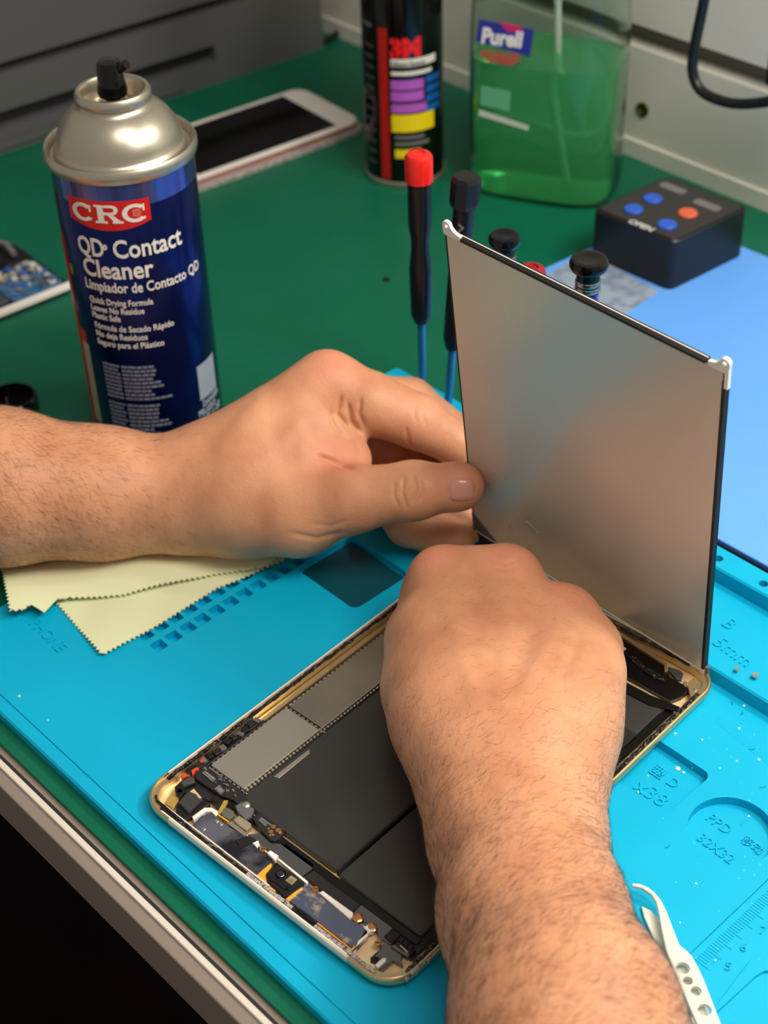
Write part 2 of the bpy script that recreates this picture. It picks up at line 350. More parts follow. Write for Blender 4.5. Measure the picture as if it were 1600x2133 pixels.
MB().prism([tuple((base+pu*(Lp-9)+pn*(Wp/2)+np.array([4.2*math.cos(a)*1.0, 4.2*math.sin(a), 0]))[:2]) for a in np.linspace(0, 2*math.pi, 20)[:-1]], 3.1, 3.2).build('home_button', 'white_plastic', ph)

# ---------------------------------------------------------------- opened phone with a bare board at the left edge
o1, o2 = onz(0, 652, -1), onz(150, 592, -1); ou = (o2-o1)/np.linalg.norm(o2-o1); on = np.array([-ou[1], ou[0], 0])
op = thing('opened_phone', 'opened white phone showing its blue circuit board at the left edge', 'phone', o1+on*30-np.array([0, 0, 4]))
def orr(a0, a1, b0, b1, r=2): return [tuple((o1+ou*a+on*b)[:2]) for a, b in rrect(a0, b0, a1, b1, r)]
MB().prism(orr(-70, 49, -2, 74, 9), -5, -2.5, 0.5).build('housing', 'case_dark', op, smooth=True)
MB().prism(orr(-70, 49, -2, 2.4, 2), -2.5, 0.5, 0.5).build('side_rail', 'white_gloss', op, smooth=True)
MB().prism(orr(-40, 10, 6, 34, 1.5), -2.5, 1.2, 0.5).build('battery', mat('battery_grey', (66, 68, 70), 0.4), op)
mat('pcb', (88, 120, 140), 0.4, noise=(0.35, (30, 92, 150), .42, .6)); mat('pcb_tan', (170, 160, 140), 0.4)
MB().prism(orr(12, 46, 4, 44, 6), -2.5, -1.0, 0.2).build('circuit_board', 'pcb', op)
cols = ['pcb_tan', 'print_white', 'btn_blue', 'brass', 'case_grey']
for k in range(46):
    a, b = rng.uniform(14, 42), rng.uniform(8, 40); s = rng.uniform(1.5, 4.5)
    MB().prism(orr(a, a+s, b, b+s*rng.uniform(.6, 1.2), .3), -1.0, -0.2+rng.uniform(0, .8)).build('chip', cols[k % 5], op)
MB().prism(orr(-70, 30, 44, 84, 8), -2.5, 4.5, 0.8).build('black_shield', 'black_matte', op)
MB().tube([onz(-10, 505, 2), onz(12, 508, 3), onz(30, 530, 0)], 2, 8).build('flex_cable', 'print_grey', op, smooth=True)
cp = onz(40, 850, -3); cap = MB().lathe((cp[0]-2, cp[1]-2, -5), [(13, 0), (13.4, 1), (13.4, 9), (12.6, 10), (11.4, 10), (11, 3), (0.5, 3)], 40).build('bottle_cap', 'black_gloss', smooth=True)
tag(cap, 'round black cap lying open side up left of the blue spray can', 'cap')
for px, py in ((805, 583), (1385, 660)):
    p = onz(px, py, -5)
    if px < 1000:
        tag(MB().lathe((p[0], p[1], -5), [(2.4, 0), (2.2, .8), (0.4, 1)], 10).build('debris', 'black_matte'), 'tiny black crumb on the green mat beside the red capped screwdriver', 'debris')

# ---------------------------------------------------------------- labelled cans: prints wrapped round an upright axis
def cyl_dir(ax):
    v = CAMP[:2]-np.array(ax[:2]); v = v/np.linalg.norm(v); return v, np.array([-v[1], v[0]])
def wpos(ax, r, a, z):
    c, s_ = cyl_dir(ax); v = c*math.cos(a)+s_*math.sin(a); return np.array([ax[0]+v[0]*r, ax[1]+v[1]*r, z])
def wpatch(ax, r, a0, a1, z0, z1, nm, m, par, t=0.12, fz=None, n=16, **k):       # a thin print; fz(u) shapes the lower edge
    V = []; F = []
    for i in range(n+1):
        u = i/n; a = a0+(a1-a0)*u; lo = z0+(fz(u) if fz else 0)
        V += [wpos(ax, r, a, lo), wpos(ax, r, a, z1), wpos(ax, r+t, a, lo), wpos(ax, r+t, a, z1)]
    for i in range(n):
        b = i*4; F += [(b+2, b+6, b+7, b+3), (b, b+1, b+5, b+4), (b+1, b+3, b+7, b+5), (b, b+4, b+6, b+2)]
    F += [(0, 2, 3, 1), (n*4, n*4+1, n*4+3, n*4+2)]
    return MB().add(V, F).build(nm, m, par, **k)
def wtext(ax, r, txt, a, z, size, nm, m, par, bold=0.0, xs=1.0, mb=None, t=0.15, rot=0):
    V, F = textmesh(txt, size, t, bold, xs); out = MB() if mb is None else mb
    out.add([wpos(ax, r+t/2+v[2], a+v[0]/r, z+v[1]) for v in V], F)
    return out if mb is not None else out.build(nm, m, par)
def wshape(ax, r, polys, a, z, mb, t=0.22):               # flat polygons (mm) wrapped
    for P in polys:
        n = len(P); V = [wpos(ax, r+dt, a+p[0]/r, z+p[1]) for dt in (0, t) for p in P]
        F = [tuple(range(n, 2*n)), tuple(range(n))[::-1]]+[(i, (i+1) % n, n+(i+1) % n, n+i) for i in range(n)]
        mb.add(V, F)

mat('can_blue', (20, 34, 96), 0.2, 0.75); mat('can_light', (92, 106, 176), 0.2, 0.85); mat('can_navy', (24, 20, 46), 0.25, 0.6); mat('can_steel', (196, 188, 170), 0.32, 0.9); mat('logo_red', (196, 28, 24), 0.3); mat('text_cream', (224, 218, 208), 0.45)
mat('small_print', (120, 122, 140), 0.5); mat('cream_panel', (170, 166, 140), 0.5); mat('straw_red', (186, 24, 20), 0.3); mat('print_green', (120, 140, 40), .5)
CA = np.array([-189.2, 176.0]); R1 = 33.0
can = thing('contact_cleaner_can', 'blue aerosol contact cleaner can with silver dome and red straw behind the left wrist', 'spray can', (*CA, -5))
F1 = CA+cyl_dir(CA)[0]*R1
zt1 = zat(*F1, 378); c3 = (*CA, 0)
MB().lathe(c3, [(31, -5), (33.2, -3.5), (33.2, -2), (32.6, -1), (R1-.4, 0), (R1, 1), (R1, zt1-2), (R1-1.2, zt1)], 64).build('body', 'can_blue', can, smooth=True)
zb = zat(*F1, 432)
wpatch(CA, R1, math.radians(-178), math.radians(178), zb, zt1-1.5, 'upper_band', 'can_light', can, n=60, t=.08)
zr = zt1
MB().lathe(c3, [(32.6, zr-1.5), (34.6, zr-1), (35.2, zr+1), (35.2, zr+3.5), (34.2, zr+5), (33.0, zr+4.2), (32.0, zr+1.2), (30.6, zr+1.0), (30.2, zr+3.6), (29.3, zr+4.4), (28.7, zr+5.2), (28.4, zr+8), (27.0, zr+12), (24.6, zr+16), (21.4, zr+19.4), (18.2, zr+21.6),
                (16.4, zr+22.6), (16.0, zr+24), (17.2, zr+25.4), (17.2, zr+28), (16.2, zr+29.6), (14.8, zr+29.6), (14.0, zr+28), (13.6, zr+21), (5, zr+20.5), (4.4, zr+24), (3, zr+25), (0.3, zr+25)], 72, cap=False).build('dome', 'can_steel', can, smooth=True, angle=50)
MB().lathe(c3, [(3.4, zr+22), (3.4, zr+25), (6.4, zr+26.5), (6.8, zr+29), (6.0, zr+33), (5.6, zr+40), (5.0, zr+42), (0.4, zr+42.6)], 24).build('actuator', 'black_gloss', can, smooth=True)
q = wpos(CA, 5.0, math.radians(60), zr+39); MB().tube([(*CA, zr+38), q, wpos(CA, 9, math.radians(60), zr+41.5)], 2.2, 12).build('nozzle', 'black_gloss', can, smooth=True)
# round bosses on the valve cup
for k in range(10): MB().lathe(wpos(CA, 9.6, math.radians(36*k), zr+20), [(1.3, 0), (1.3, 1.4), (.4, 1.8)], 8).build('valve_crimp', 'can_steel', can)
D = math.radians
zl = lambda py: zat(*F1, py)
z_cb, z_ct = zl(474), zl(418)
wpatch(CA, R1, D(-53), D(16), z_cb+2.4, z_ct, 'logo_panel', 'logo_red', can, t=.2, fz=lambda u: -3.6*(1-(2*u-1)**2), n=20)
def ringarc(cx, cy, ro, ri, a0, a1, sx=1.0, n=20):
    P = [(cx+sx*ro*math.cos(D(a0+(a1-a0)*i/n)), cy+ro*math.sin(D(a0+(a1-a0)*i/n))) for i in range(n+1)]
    Q = [(cx+sx*.92*ri*math.cos(D(a0+(a1-a0)*i/n)), cy+ri*math.sin(D(a0+(a1-a0)*i/n))) for i in range(n+1)][::-1]
    return [[P[i], P[i+1], Q[n-i-1], Q[n-i]] for i in range(n)]
lg = MB(); hh = (z_ct-z_cb-3.0)*0.86; rr = hh/2; zc = z_cb+2.6+rr
for cx in (8.6, 33.2):
    wshape(CA, R1+.2, ringarc(cx, 0, rr, rr*.66, 42, 318, 1.3), D(-53.5), zc, lg)
    wshape(CA, R1+.2, [[(cx+rr*.80, rr*.15), (cx+rr*1.0, rr*.15), (cx+rr*1.0, rr*.95), (cx+rr*.8, rr*.80)], [(cx+rr*.80, -rr*.55), (cx+rr*1.05, -rr*.5), (cx+rr*.95, -rr*.8), (cx+rr*.7, -rr*.7)]], D(-53.5), zc, lg)
x0 = 15.2
wshape(CA, R1+.2, [[((p[0]-x0)*1.2+14.9, p[1]) for p in Q_] for Q_ in [[(x0, -rr), (x0+4.6, -rr), (x0+4.6, -rr*.78), (x0, -rr*.78)], [(x0, rr), (x0, rr*.78), (x0+4.0, rr*.78), (x0+4.0, rr)], [(x0+1.1, -rr*.8), (x0+3.4, -rr*.8), (x0+3.4, rr*.9), (x0+1.1, rr*.9)],
                   [(x0+3.2, rr), (x0+6.4, rr), (x0+6.4, rr*.74), (x0+3.2, rr*.74)], [(x0+3.2, rr*.2), (x0+6.4, rr*.2), (x0+6.4, -rr*.06), (x0+3.2, -rr*.06)],
                   [(x0+4.8, 0), (x0+6.6, 0), (x0+9.6, -rr*.8), (x0+7.2, -rr*.8)], [(x0+6.6, -rr), (x0+10.6, -rr), (x0+10.6, -rr*.78), (x0+6.6, -rr*.78)]]+ringarc(x0+6.3, rr*.47, rr*.53, rr*.27, -90, 90, 1.15, 10)], D(-53.5), zc, lg)
lg.build('logo_lettering', 'text_cream', can)
gb = MB(); wshape(CA, R1+.2, ringarc(34.0, 0, rr*.42, rr*.36, 0, 360, 1.0, 18)+[[(34.0-w_, h_), (34.0+w_, h_), (34.0+w_, h_+.35), (34.0-w_, h_+.35)] for h_, w_ in ((-rr*.26, rr*.3), (-.15, rr*.4), (rr*.2, rr*.34))]+[[(32.2, -rr*.4), (32.6, -rr*.4), (32.6, rr*.4), (32.2, rr*.4)]], D(-53.5), zc, gb)
gb.build('globe_mark', mat('globe', (214, 120, 110), .4), can)
tx = MB()
def row(t, ang, py, size, bold, xs): wtext(CA, R1, t, D(ang), zl(py), size, '', None, None, bold, xs, mb=tx)
row('QD', -50, 535, 12.8, .22, .72); row('°', -26, 536, 9, .2, .7); row('Contact', -18, 535, 12.8, .22, .80); row('Cleaner', -48, 579, 12.8, .22, .84)
row('Limpiador de Contacto QD', -49, 608, 7.4, .1, .74)
for t, py in (('Quick Drying Formula', 636), ('Leaves No Residue', 653), ('Plastic Safe', 669)): row(t, -47, py, 4.5, .04, .78)
for t, py in (('Fórmula de Secado Rápido', 690), ('No deja Residuos', 707), ('Seguro para el Plástico', 724)): row(t, -46, py, 4.5, .04, .82)
tx.build('label_lettering', 'text_cream', can)
sp = MB()
for j in range(9):
    for (a, b) in ((-44, -28), (-26, 2+rng.uniform(-6, 12))):
        for off in (766, 846):
            z = zl(off+j*8.2); aa = a
            while aa < b-2:
                w_ = min(rng.uniform(2.5, 7), b-aa); wshape(CA, R1, [[(0, 0), (D(w_)*R1, 0), (D(w_)*R1, 1.15), (0, 1.15)]], D(aa), z, sp); aa += w_+.8
sp.build('small_print', 'small_print', can)
wpatch(CA, R1, D(40), D(66), zl(865), zl(795), 'blank_code_patch', mat('pale_patch', (150, 160, 175), .5), can)
s2 = MB()
for t, py, a in (('DANGER', 880, 42), ('PELIGRO', 895, 36), ('NET WT 11 OZ', 910, 26)): wtext(CA, R1, t, D(a), zl(py), 4.6, '', None, None, .12, .8, mb=s2)
s2.build('hazard_lettering', mat('pale_text', (160, 168, 182), .5), can)
wpatch(CA, R1, D(-71), D(-60), zl(905), zl(740), 'side_panel', 'cream_panel', can, n=6)
wpatch(CA, R1, D(-72), D(-62), zl(738), zl(715), 'side_mark', 'logo_red', can, n=6)
wpatch(CA, R1, D(-70), D(-65), zl(598), zl(578), 'side_label', 'print_green', can, n=4)
wpatch(CA, R1, D(-87), D(-73), -1, zl(525), 'red_stripe', 'straw_red', can, n=6, t=.25)

# black spray can
CB = np.array([-291., 478.]); R2 = 25.5; F2 = CB+cyl_dir(CB)[0]*R2; z2 = lambda py: zat(*F2, py)
bc = thing('adhesive_spray_can', 'tall black spray can with purple and yellow printed bars behind the red capped screwdriver', 'spray can', (*CB, -5))
MB().lathe((*CB, 0), [(24, -5), (26.2, -4), (26.2, -2), (25.5, -.5), (R2, 0), (R2, 150), (24, 155)], 56).build('body', 'black_gloss', bc, smooth=True)
MB().lathe((*CB, 0), [(25.8, -5), (26.8, -4.2), (26.6, -1.6), (25.6, -1)], 56, cap=False).build('bottom_rim', 'can_steel', bc, smooth=True)
MB().lathe((*CB, 0), [(24.4, 150), (24.4, 185), (23, 196), (12, 199), (.5, 199)], 48).build('cap', 'black_gloss', bc, smooth=True)
mat('purple', (176, 88, 190), .4); mat('can_yellow', (236, 206, 20), .4); mat('blue_print', (22, 96, 168), .4); mat('vivid_red', (224, 26, 24), .35)
wpatch(CB, R2, D(-36), D(-22), z2(375), z2(62), 'red_stripe', 'straw_red', bc, n=6)
zz = MB(); wtext(CB, R2, '3M', D(-18), z2(118), 15.5, '', None, None, 1.0, 1.0, mb=zz); zz.build('logo_lettering', 'vivid_red', bc)
for a0, a1, y1, y0, m, nm in ((-17, 44, 158, 150, 'text_cream', 'print_line'), (-17, 52, 140, 124, 'text_cream', 'print_line'), (-18, 30, 188, 168, 'purple', 'purple_bar'), (-18, 30, 212, 192, 'purple', 'purple_bar'), (-18, 34, 236, 218, 'purple', 'purple_bar'), (-18, 48, 276, 240, 'can_yellow', 'yellow_bar'),
                           (-14, 30, 290, 284, 'print_grey', 'print_line'), (-14, 38, 304, 297, 'print_grey', 'print_line'), (-14, 24, 330, 312, 'can_yellow', 'yellow_mark'), (-70, -48, 66, 58, 'print_grey', 'print_line')):
    wpatch(CB, R2, D(a0), D(a1), z2(y1), z2(y0), nm, m, bc, n=10)
for k in range(4): wpatch(CB, R2, D(34), D(62), z2(240-k*20), z2(226-k*20), 'blue_bar', 'blue_print', bc, n=6)
for k in range(12): wpatch(CB, R2, D(-66), D(-46), z2(350-k*22), z2(345-k*22), 'side_print', 'case_grey', bc, n=4)
zz = MB(); wtext(CB, R2, 'Adhesive Remover', D(-16), z2(139), 4.6, '', None, None, .1, .62, mb=zz); zz.build('name_lettering', 'black_matte', bc)

# ---------------------------------------------------------------- sanitizer bottle
BB = onz(1132, 448, -5)[:2]; bd, bs = cyl_dir(BB)
def sup(hx, hy, n=56, e=0.55):
    out = []
    for i in range(n):
        t = 2*math.pi*i/n; c, s_ = math.cos(t), math.sin(t)
        out.append((hx*abs(c)**e*(1 if c > 0 else -1), hy*abs(s_)**e*(1 if s_ > 0 else -1)))
    return out
BC = BB-bd*42; bang = math.atan2(bs[1], bs[0])-math.radians(16)
def bloop(hx, hy, z): return [(*p, z) for p in rot2([(BC[0]+a, BC[1]+b) for a, b in sup(hx, hy)], bang, BC)]
def loft(loops, nm, m, par, **k):
    n = len(loops[0]); V = [p for L in loops for p in L]; F = [tuple(range(n))[::-1], tuple(range((len(loops)-1)*n, len(loops)*n))]
    for a in range(len(loops)-1):
        for i in range(n): F.append((a*n+i, a*n+(i+1) % n, (a+1)*n+(i+1) % n, (a+1)*n+i))
    return MB().add(V, F).build(nm, m, par, smooth=True, angle=45, **k)
bt = thing('sanitizer_bottle', 'clear bottle two thirds full of green hand sanitizer by the black control box', 'bottle', (*BC, -5))
m = mat('clear_plastic', (232, 244, 236), 0.08, trans=1.0, ior=1.25); m = mat('green_gel', (140, 255, 184), 0.06, trans=.74, ior=1.33)
nt = m.node_tree; b_ = nt.nodes['Principled BSDF']; va = nt.nodes.new('ShaderNodeVolumeAbsorption'); va.inputs[0].default_value = (*lin((70, 215, 120)), 1); va.inputs[1].default_value = 6
nt.links.new(va.outputs[0], nt.nodes['Material Output'].inputs['Volume'])
for mm in ('clear_plastic', 'green_gel'):                  # clear things let the lamps through
    n_ = MATS[mm]; n_.use_transparent_shadow = True
zlv = 84
out_p = [(40, 24, -5), (46, 29, -3.5), (47.5, 30.5, 2), (47.5, 30.5, 100), (46.5, 29.5, 120), (44, 28, 160), (36, 24, 185), (20, 16, 196), (14, 13, 200), (14, 13, 212)]
in_p = [(p[0]-1.2, p[1]-1.2, p[2]+(1.2 if k < 2 else 0)) for k, p in enumerate(out_p)]
loft([bloop(*p) for p in out_p]+[bloop(*p) for p in in_p[::-1]], 'shell', 'clear_plastic', bt)
loft([bloop(38.5, 22.5, -3.4), bloop(44.6, 27.6, -1.8), bloop(46.1, 29.1, 2.4), bloop(46.1, 29.1, zlv)], 'gel', 'green_gel', bt)
MB().lathe((*BC, 200), [(15, 0), (15, 14), (8, 16), (4, 40), (.5, 40)], 32).build('pump', 'vivid_red', bt, smooth=True)
MB().tube([(*BC, 205), (BC[0]+4, BC[1]+5, 60), (BC[0]+10, BC[1]+14, 2)], 2.2, 10).build('dip_tube', 'white_plastic', bt, smooth=True)
# front label panel: stands on the flat face turned left of the camera
fa = np.array([math.cos(bang), math.sin(bang)]); fb = np.array([fa[1], -fa[0]])
if np.dot(fb, bd) < 0: fb = -fb
FP = np.array([*(BC+fb*30.9), 0]); fn = np.array([*fb, 0]); fx = np.array([*fa, 0])
if np.dot(fx[:2], bs) < 0: fx = -fx
def fpt(px, py): return onpl(px, py, FP, fn)
def fquad(pts, nm, m, t=.25):
    P = [fpt(*p) for p in pts]; n = len(P); V = P+[p+fn*t for p in P]
    return MB().add(V, [tuple(range(n))[::-1], tuple(range(n, 2*n))]+[(i, (i+1) % n, n+(i+1) % n, n+i) for i in range(n)]).build(nm, m, bt)
mat('label_blue', (48, 52, 150), .4); mat('pink_print', (206, 40, 110), .4); mat('label_pale', (196, 200, 190), .5); mat('label_red', (196, 70, 70), .5); mat('gel_label', (96, 168, 128), .5)
fquad([(998, 40), (1112, 62), (1104, 118), (992, 86)], 'name_panel', 'label_blue')
fquad([(1040, 46), (1090, 56), (1086, 68), (1058, 66)], 'pink_mark', 'pink_print', .4)
p_ = fpt(1002, 88); tl = MB(); flattext(tl, 'Purell', 13.5, p_+fn*.5, fx, (0, 0, 1), .2, .5, .82, shear=.15); tl.build('name_lettering', 'white_gloss', bt)
p_ = fpt(1000, 118); tl = MB(); flattext(tl, 'ADVANCED', 6.5, p_+fn*.3, fx, (0, 0, 1), .2, .3, .72); p_ = fpt(1012, 128); flattext(tl, 'Hand Sanitizer', 5, p_+fn*.3, fx, (0, 0, 1), .2, .2, .62); tl.build('red_lettering', 'label_red', bt)
fquad([(1002, 178), (1064, 190), (1062, 232), (1000, 218)], 'leaf_panel', 'gel_label')
fquad([(998, 228), (1102, 262), (1100, 272), (997, 240)], 'pale_line', 'label_pale')

# ---------------------------------------------------------------- screwdrivers standing in the ledge
mat('steel', (170, 172, 174), .22, 1); mat('blue_shaft', (60, 140, 190), .25, .6); mat('sd_black', (18, 20, 24), .32); mat('sd_red', (222, 30, 22), .3, coat=.3); mat('chrome_dark', (46, 50, 54), .12, .9); mat('sd_purple', (92, 30, 170), .2, .8, coat=.5); mat('sd_grey', (150, 140, 140), .3, .6); mat('sd_teal', (10, 60, 70), .2, .6)
def at_top(x, py): p = B((x, 260.8)); return p, zat(p[0], p[1], py)
def sdriver(x, py, label, build, lean=(0, 0)):
    p, z = at_top(x, py); t = thing('screwdriver', label, 'screwdriver', (*p, 5), 'precision screwdrivers in the mat ledge'); build(t, p, z, np.array([lean[0], lean[1], 1.0])); return t
def xof(px, py, z=15.5):
    p = onz(px, py, z); return rot2([tuple(p[:2])], -A4)[0][0]
def nearest(x): return min(SDX, key=lambda q: abs(q-x))
def red_sd(t, p, z, ax, capm='sd_red'):
    MB().lathe((*p, 0), [(2.0, 5), (2.0, z-88)], 12).build('shaft', 'blue_shaft', t, smooth=True)
    MB().lathe((*p, 0), [(3.5, z-90), (5.2, z-85), (5.5, z-60), (4.4, z-50), (4.4, z-44), (5.6, z-36), (5.6, z-15)], 20).build('handle', 'sd_black', t, smooth=True)
    MB().lathe((*p, 0), [(5.0, z-15), (6.7, z-14), (6.7, z-2.5), (5.6, z-.6), (3.4, z), (3.0, z-.8), (.3, z-.8)], 12).build('cap', capm, t, smooth=True)
def hex_sd(t, p, z, ax):
    MB().lathe((*p, 0), [(2.0, 5), (2.0, z-88)], 12, axis=ax).build('shaft', 'blue_shaft', t, smooth=True)
    MB().lathe((*p, 0), [(3.5, z-92), (5.0, z-86), (5.0, z-15)], 20, axis=ax).build('handle', 'sd_black', t, smooth=True)
    MB().lathe((*p, 0), [(6.4, z-15), (7.0, z-13), (7.0, z-2), (6.0, z), (.3, z)], 8, axis=ax).build('hex_cap', 'sd_black', t)
    lt = MB(); q = p+np.array(ax[:2])*(z-38)
    V, F = textmesh('XTool', 6, .1, .1); lt.add([wpos(q, 5.05+v[2], D(-10)+v[1]/5.0, z-22-v[0]) for v in V], F); lt.build('lettering', 'print_grey', t)
def cap_sd(body, capm, rc, short=0):
    def f(t, p, z, ax):
        MB().lathe((*p, 0), [(2.0, 5), (2.0, z-60)], 12).build('shaft', 'blue_shaft', t, smooth=True)
        MB().lathe((*p, 0), [(3.4, z-62), (4.9, z-58), (4.9, z-18), (4.6, z-17)], 10).build('handle', body, t)
        for k in range(2): MB().lathe((*p, 0), [(5.2, z-16.2+k*3), (5.6, z-15.6+k*3), (5.6, z-14.6+k*3), (5.2, z-14+k*3)], 24).build('ring', 'steel', t, smooth=True)
        MB().lathe((*p, 0), [(5.0, z-17), (5.1, z-9), (4.6, z-8), (4.6, z-6)], 24).build('collar', 'sd_teal', t, smooth=True)
        MB().lathe((*p, 0), [(5, z-7), (rc-.8, z-6), (rc, z-4.6), (rc, z-2.6), (rc-.8, z-1.2), (rc-2.5, z-.8), (rc-4, z-1.3), (.3, z-1.3)], 32).build('swivel_cap', capm, t, smooth=True)
    return f
SX = [xof(872, 800), xof(942, 845)]
p0 = (onz(872, 795, 15.5)[:2]); x_1 = nearest(SX[0]); x_2 = nearest(SX[1])
SDP = []
def sd2(px, py, base_py, label, build, lean=(0, 0)):
    # stand it in the ledge: walk along the ledge line until the upright passes through the photo column
    lo, hi = -140., 330.
    for _ in range(50):
        m_ = (lo+hi)/2; p = np.array(B((m_, 260.8))); z = zat(p[0], p[1], py); q = pj([p[0]+lean[0]*z, p[1]+lean[1]*z, z])[0][0]
        if q[0] < px: lo = m_
        else: hi = m_
    SDP.append(m_)
    return sdriver(m_, py, label, build, lean)
sd2(872, 318, 800, 'precision screwdriver with bright red cap and slim black handle, leftmost in the ledge', red_sd)
sd2(972, 366, 845, 'precision screwdriver with black faceted cap beside the display panel top corner', hex_sd, (.052, .048))
sd2(1051, 484, 0, 'precision screwdriver with dark domed cap and silver grey handle behind the panel', cap_sd('sd_grey', 'chrome_dark', 7.2))
mat('dull_red', (150, 26, 28), .35); sd2(1107, 556, 0, 'precision screwdriver showing only its small dull red cap above the display panel', lambda *a: red_sd(*a, capm='dull_red'))
sd2(1228, 534, 0, 'precision screwdriver with glossy black swivel cap and purple metal handle', cap_sd('sd_purple', 'black_gloss', 8.4))


# ---------------------------------------------------------------- the opened tablet
mat('gold', (216, 192, 146), .28, .85, bump=(.6, .01)); mat('gold_floor', (236, 208, 162), .38, .3, noise=(.05, (216, 178, 120), .4, .7)); mat('cream_side', (214, 208, 186), .25, .1, coat=.4)
mat('residue', (18, 15, 16), .3, 0, noise=(1.3, (150, 138, 140), .6, .72), bump=(1.5, .25)); mat('residue_white', (176, 168, 168), .35, 0, noise=(1.1, (60, 50, 54), .5, .62), bump=(1.5, .25))
m = mat('shield', (150, 146, 136), .36, .85, noise=(.05, (164, 156, 140), .4, .7)); mat('shield_edge', (206, 198, 180), .3, .9)
m = mat('shield_perforated', (166, 162, 150), .4, .8); nt = m.node_tree
tc = nt.nodes.new('ShaderNodeTexCoord'); vo = nt.nodes.new('ShaderNodeTexVoronoi'); vo.inputs['Scale'].default_value = 1700; vo.inputs['Randomness'].default_value = 0
nt.links.new(tc.outputs['Object'], vo.inputs['Vector']); rp = nt.nodes.new('ShaderNodeValToRGB'); rp.color_ramp.elements[0].position = .32; rp.color_ramp.elements[1].position = .42
rp.color_ramp.elements[0].color = (*lin((92, 88, 80)), 1); rp.color_ramp.elements[1].color = (*lin((186, 182, 168)), 1)
nt.links.new(vo.outputs['Distance'], rp.inputs[0]); nt.links.new(rp.outputs[0], nt.nodes['Principled BSDF'].inputs['Base Color'])
mat('battery_black', (50, 49, 47), .32, 0, noise=(.03, (56, 55, 53), .4, .7), coat=.15); mat('wrap_black', (10, 10, 10), .25, 0, bump=(.5, .05)); mat('flex_black', (34, 33, 35), .45)
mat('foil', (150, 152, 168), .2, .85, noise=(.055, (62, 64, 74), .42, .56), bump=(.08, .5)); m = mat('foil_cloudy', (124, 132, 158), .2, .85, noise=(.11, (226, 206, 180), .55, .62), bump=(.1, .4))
mat('orange_tape', (236, 168, 50), .3); mat('yellow_tape', (190, 160, 84), .3, .3); mat('white_part', (226, 220, 212), .35); mat('red_part', (222, 70, 34), .35); mat('chip_grey', (96, 96, 98), .4); mat('solder', (210, 204, 190), .22, .9); mat('gold_pad', (226, 170, 110), .18, .95)
mat('lens_glass', (24, 22, 44), .04, coat=1.0); mat('foam', (56, 56, 54), .85, bump=(2.5, .08)); mat('plate_metal', (120, 120, 122), .25, .85); mat('dull_green', (92, 98, 84), .5); mat('tan_tape', (146, 136, 112), .45)
TW, TL = 134.7, 202.9
tb = thing('tablet', 'opened gold tablet without its screen, circuit boards and black battery cells exposed', 'tablet', (TW/2, TL/2, 0.0))
def tl_(inset, z, r=13.0): return [(*p, z) for p in rrect(inset, inset, TW-inset, TL-inset, max(r-inset, 1.0), 10)]
sh = MB(); loops = [tl_(5, 0.05), tl_(2.2, .5), tl_(.7, 1.6), tl_(0, 3.4), tl_(0, 5.0), tl_(.35, 5.7), tl_(.9, 6.0), tl_(1.35, 5.9), tl_(1.5, 5.0), tl_(3.6, 4.9), tl_(3.8, 1.3)]
n = len(loops[0]); V = [p for L_ in loops for p in L_]; F = [tuple(range(n))[::-1], tuple(range((len(loops)-1)*n, len(loops)*n))]
for a in range(len(loops)-1):
    for i in range(n): F.append((a*n+i, a*n+(i+1) % n, (a+1)*n+(i+1) % n, (a+1)*n+i))
sh.add(V, F).build('housing', 'gold', tb, smooth=True, angle=40)
MB().prism(rrect(4.2, 4.2, TW-4.2, TL-4.2, 6), 1.25, 1.45).build('inner_floor', 'gold_floor', tb)
# cream antenna window along the camera end
V = []; F = []; prof = [(2.1, .5), (.62, 1.6), (-.08, 3.4), (-.08, 5.0), (.3, 5.75), (.9, 6.06), (1.2, 6.02)]
for x in (19, 113): V += [(x, y, z) for y, z in prof]
V += [(19, 2.4, 3), (113, 2.4, 3)]
k = len(prof); F = [(i, i+1, k+i+1, k+i) for i in range(k-1)]+[tuple(range(k))+(2*k,), tuple(range(k, 2*k))[::-1]+(2*k+1,), (0, k, 2*k+1, 2*k), (k-1, 2*k, 2*k+1, 2*k-1)]
MB().add(V, F).build('antenna_window', 'cream_side', tb, smooth=True, label='cream plastic antenna window')
def ragged(p0, p1, w, z0, z1, nm, m, jig=.5, step=1.6, **kw):
    p0, p1 = np.array(p0, float), np.array(p1, float); L_ = np.linalg.norm(p1-p0); d = (p1-p0)/L_; q = np.array([-d[1], d[0]]); n_ = max(3, int(L_/step)); V = []; F = []
    for i in range(n_+1):
        c = p0+d*L_*i/n_; a, b = w/2*(1+rng.uniform(-jig, .1)), w/2*(1+rng.uniform(-jig, .1)); h = z1+rng.uniform(-.25, .3)
        V += [(*(c-q*a), z0), (*(c-q*a*.8), h), (*(c+q*rng.uniform(-.2, .2)), h+rng.uniform(-.1, .3)), (*(c+q*b*.8), h), (*(c+q*b), z0)]
    for i in range(n_):
        for j in range(4): F.append((i*5+j, i*5+j+1, i*5+5+j+1, i*5+5+j))
        F.append((i*5+4, i*5, i*5+5, i*5+9))
    F += [(0, 1, 2, 3, 4), tuple(range(n_*5, n_*5+5))[::-1]]
    return MB().add(V, F).build(nm, m, tb, **kw)
ragged((2.7, 14), (2.7, 186), 2.1, 4.85, 5.5, 'adhesive_strip', 'residue'); ragged((TW-2.7, 10), (TW-2.7, 188), 2.2, 4.85, 5.5, 'adhesive_strip', 'residue')
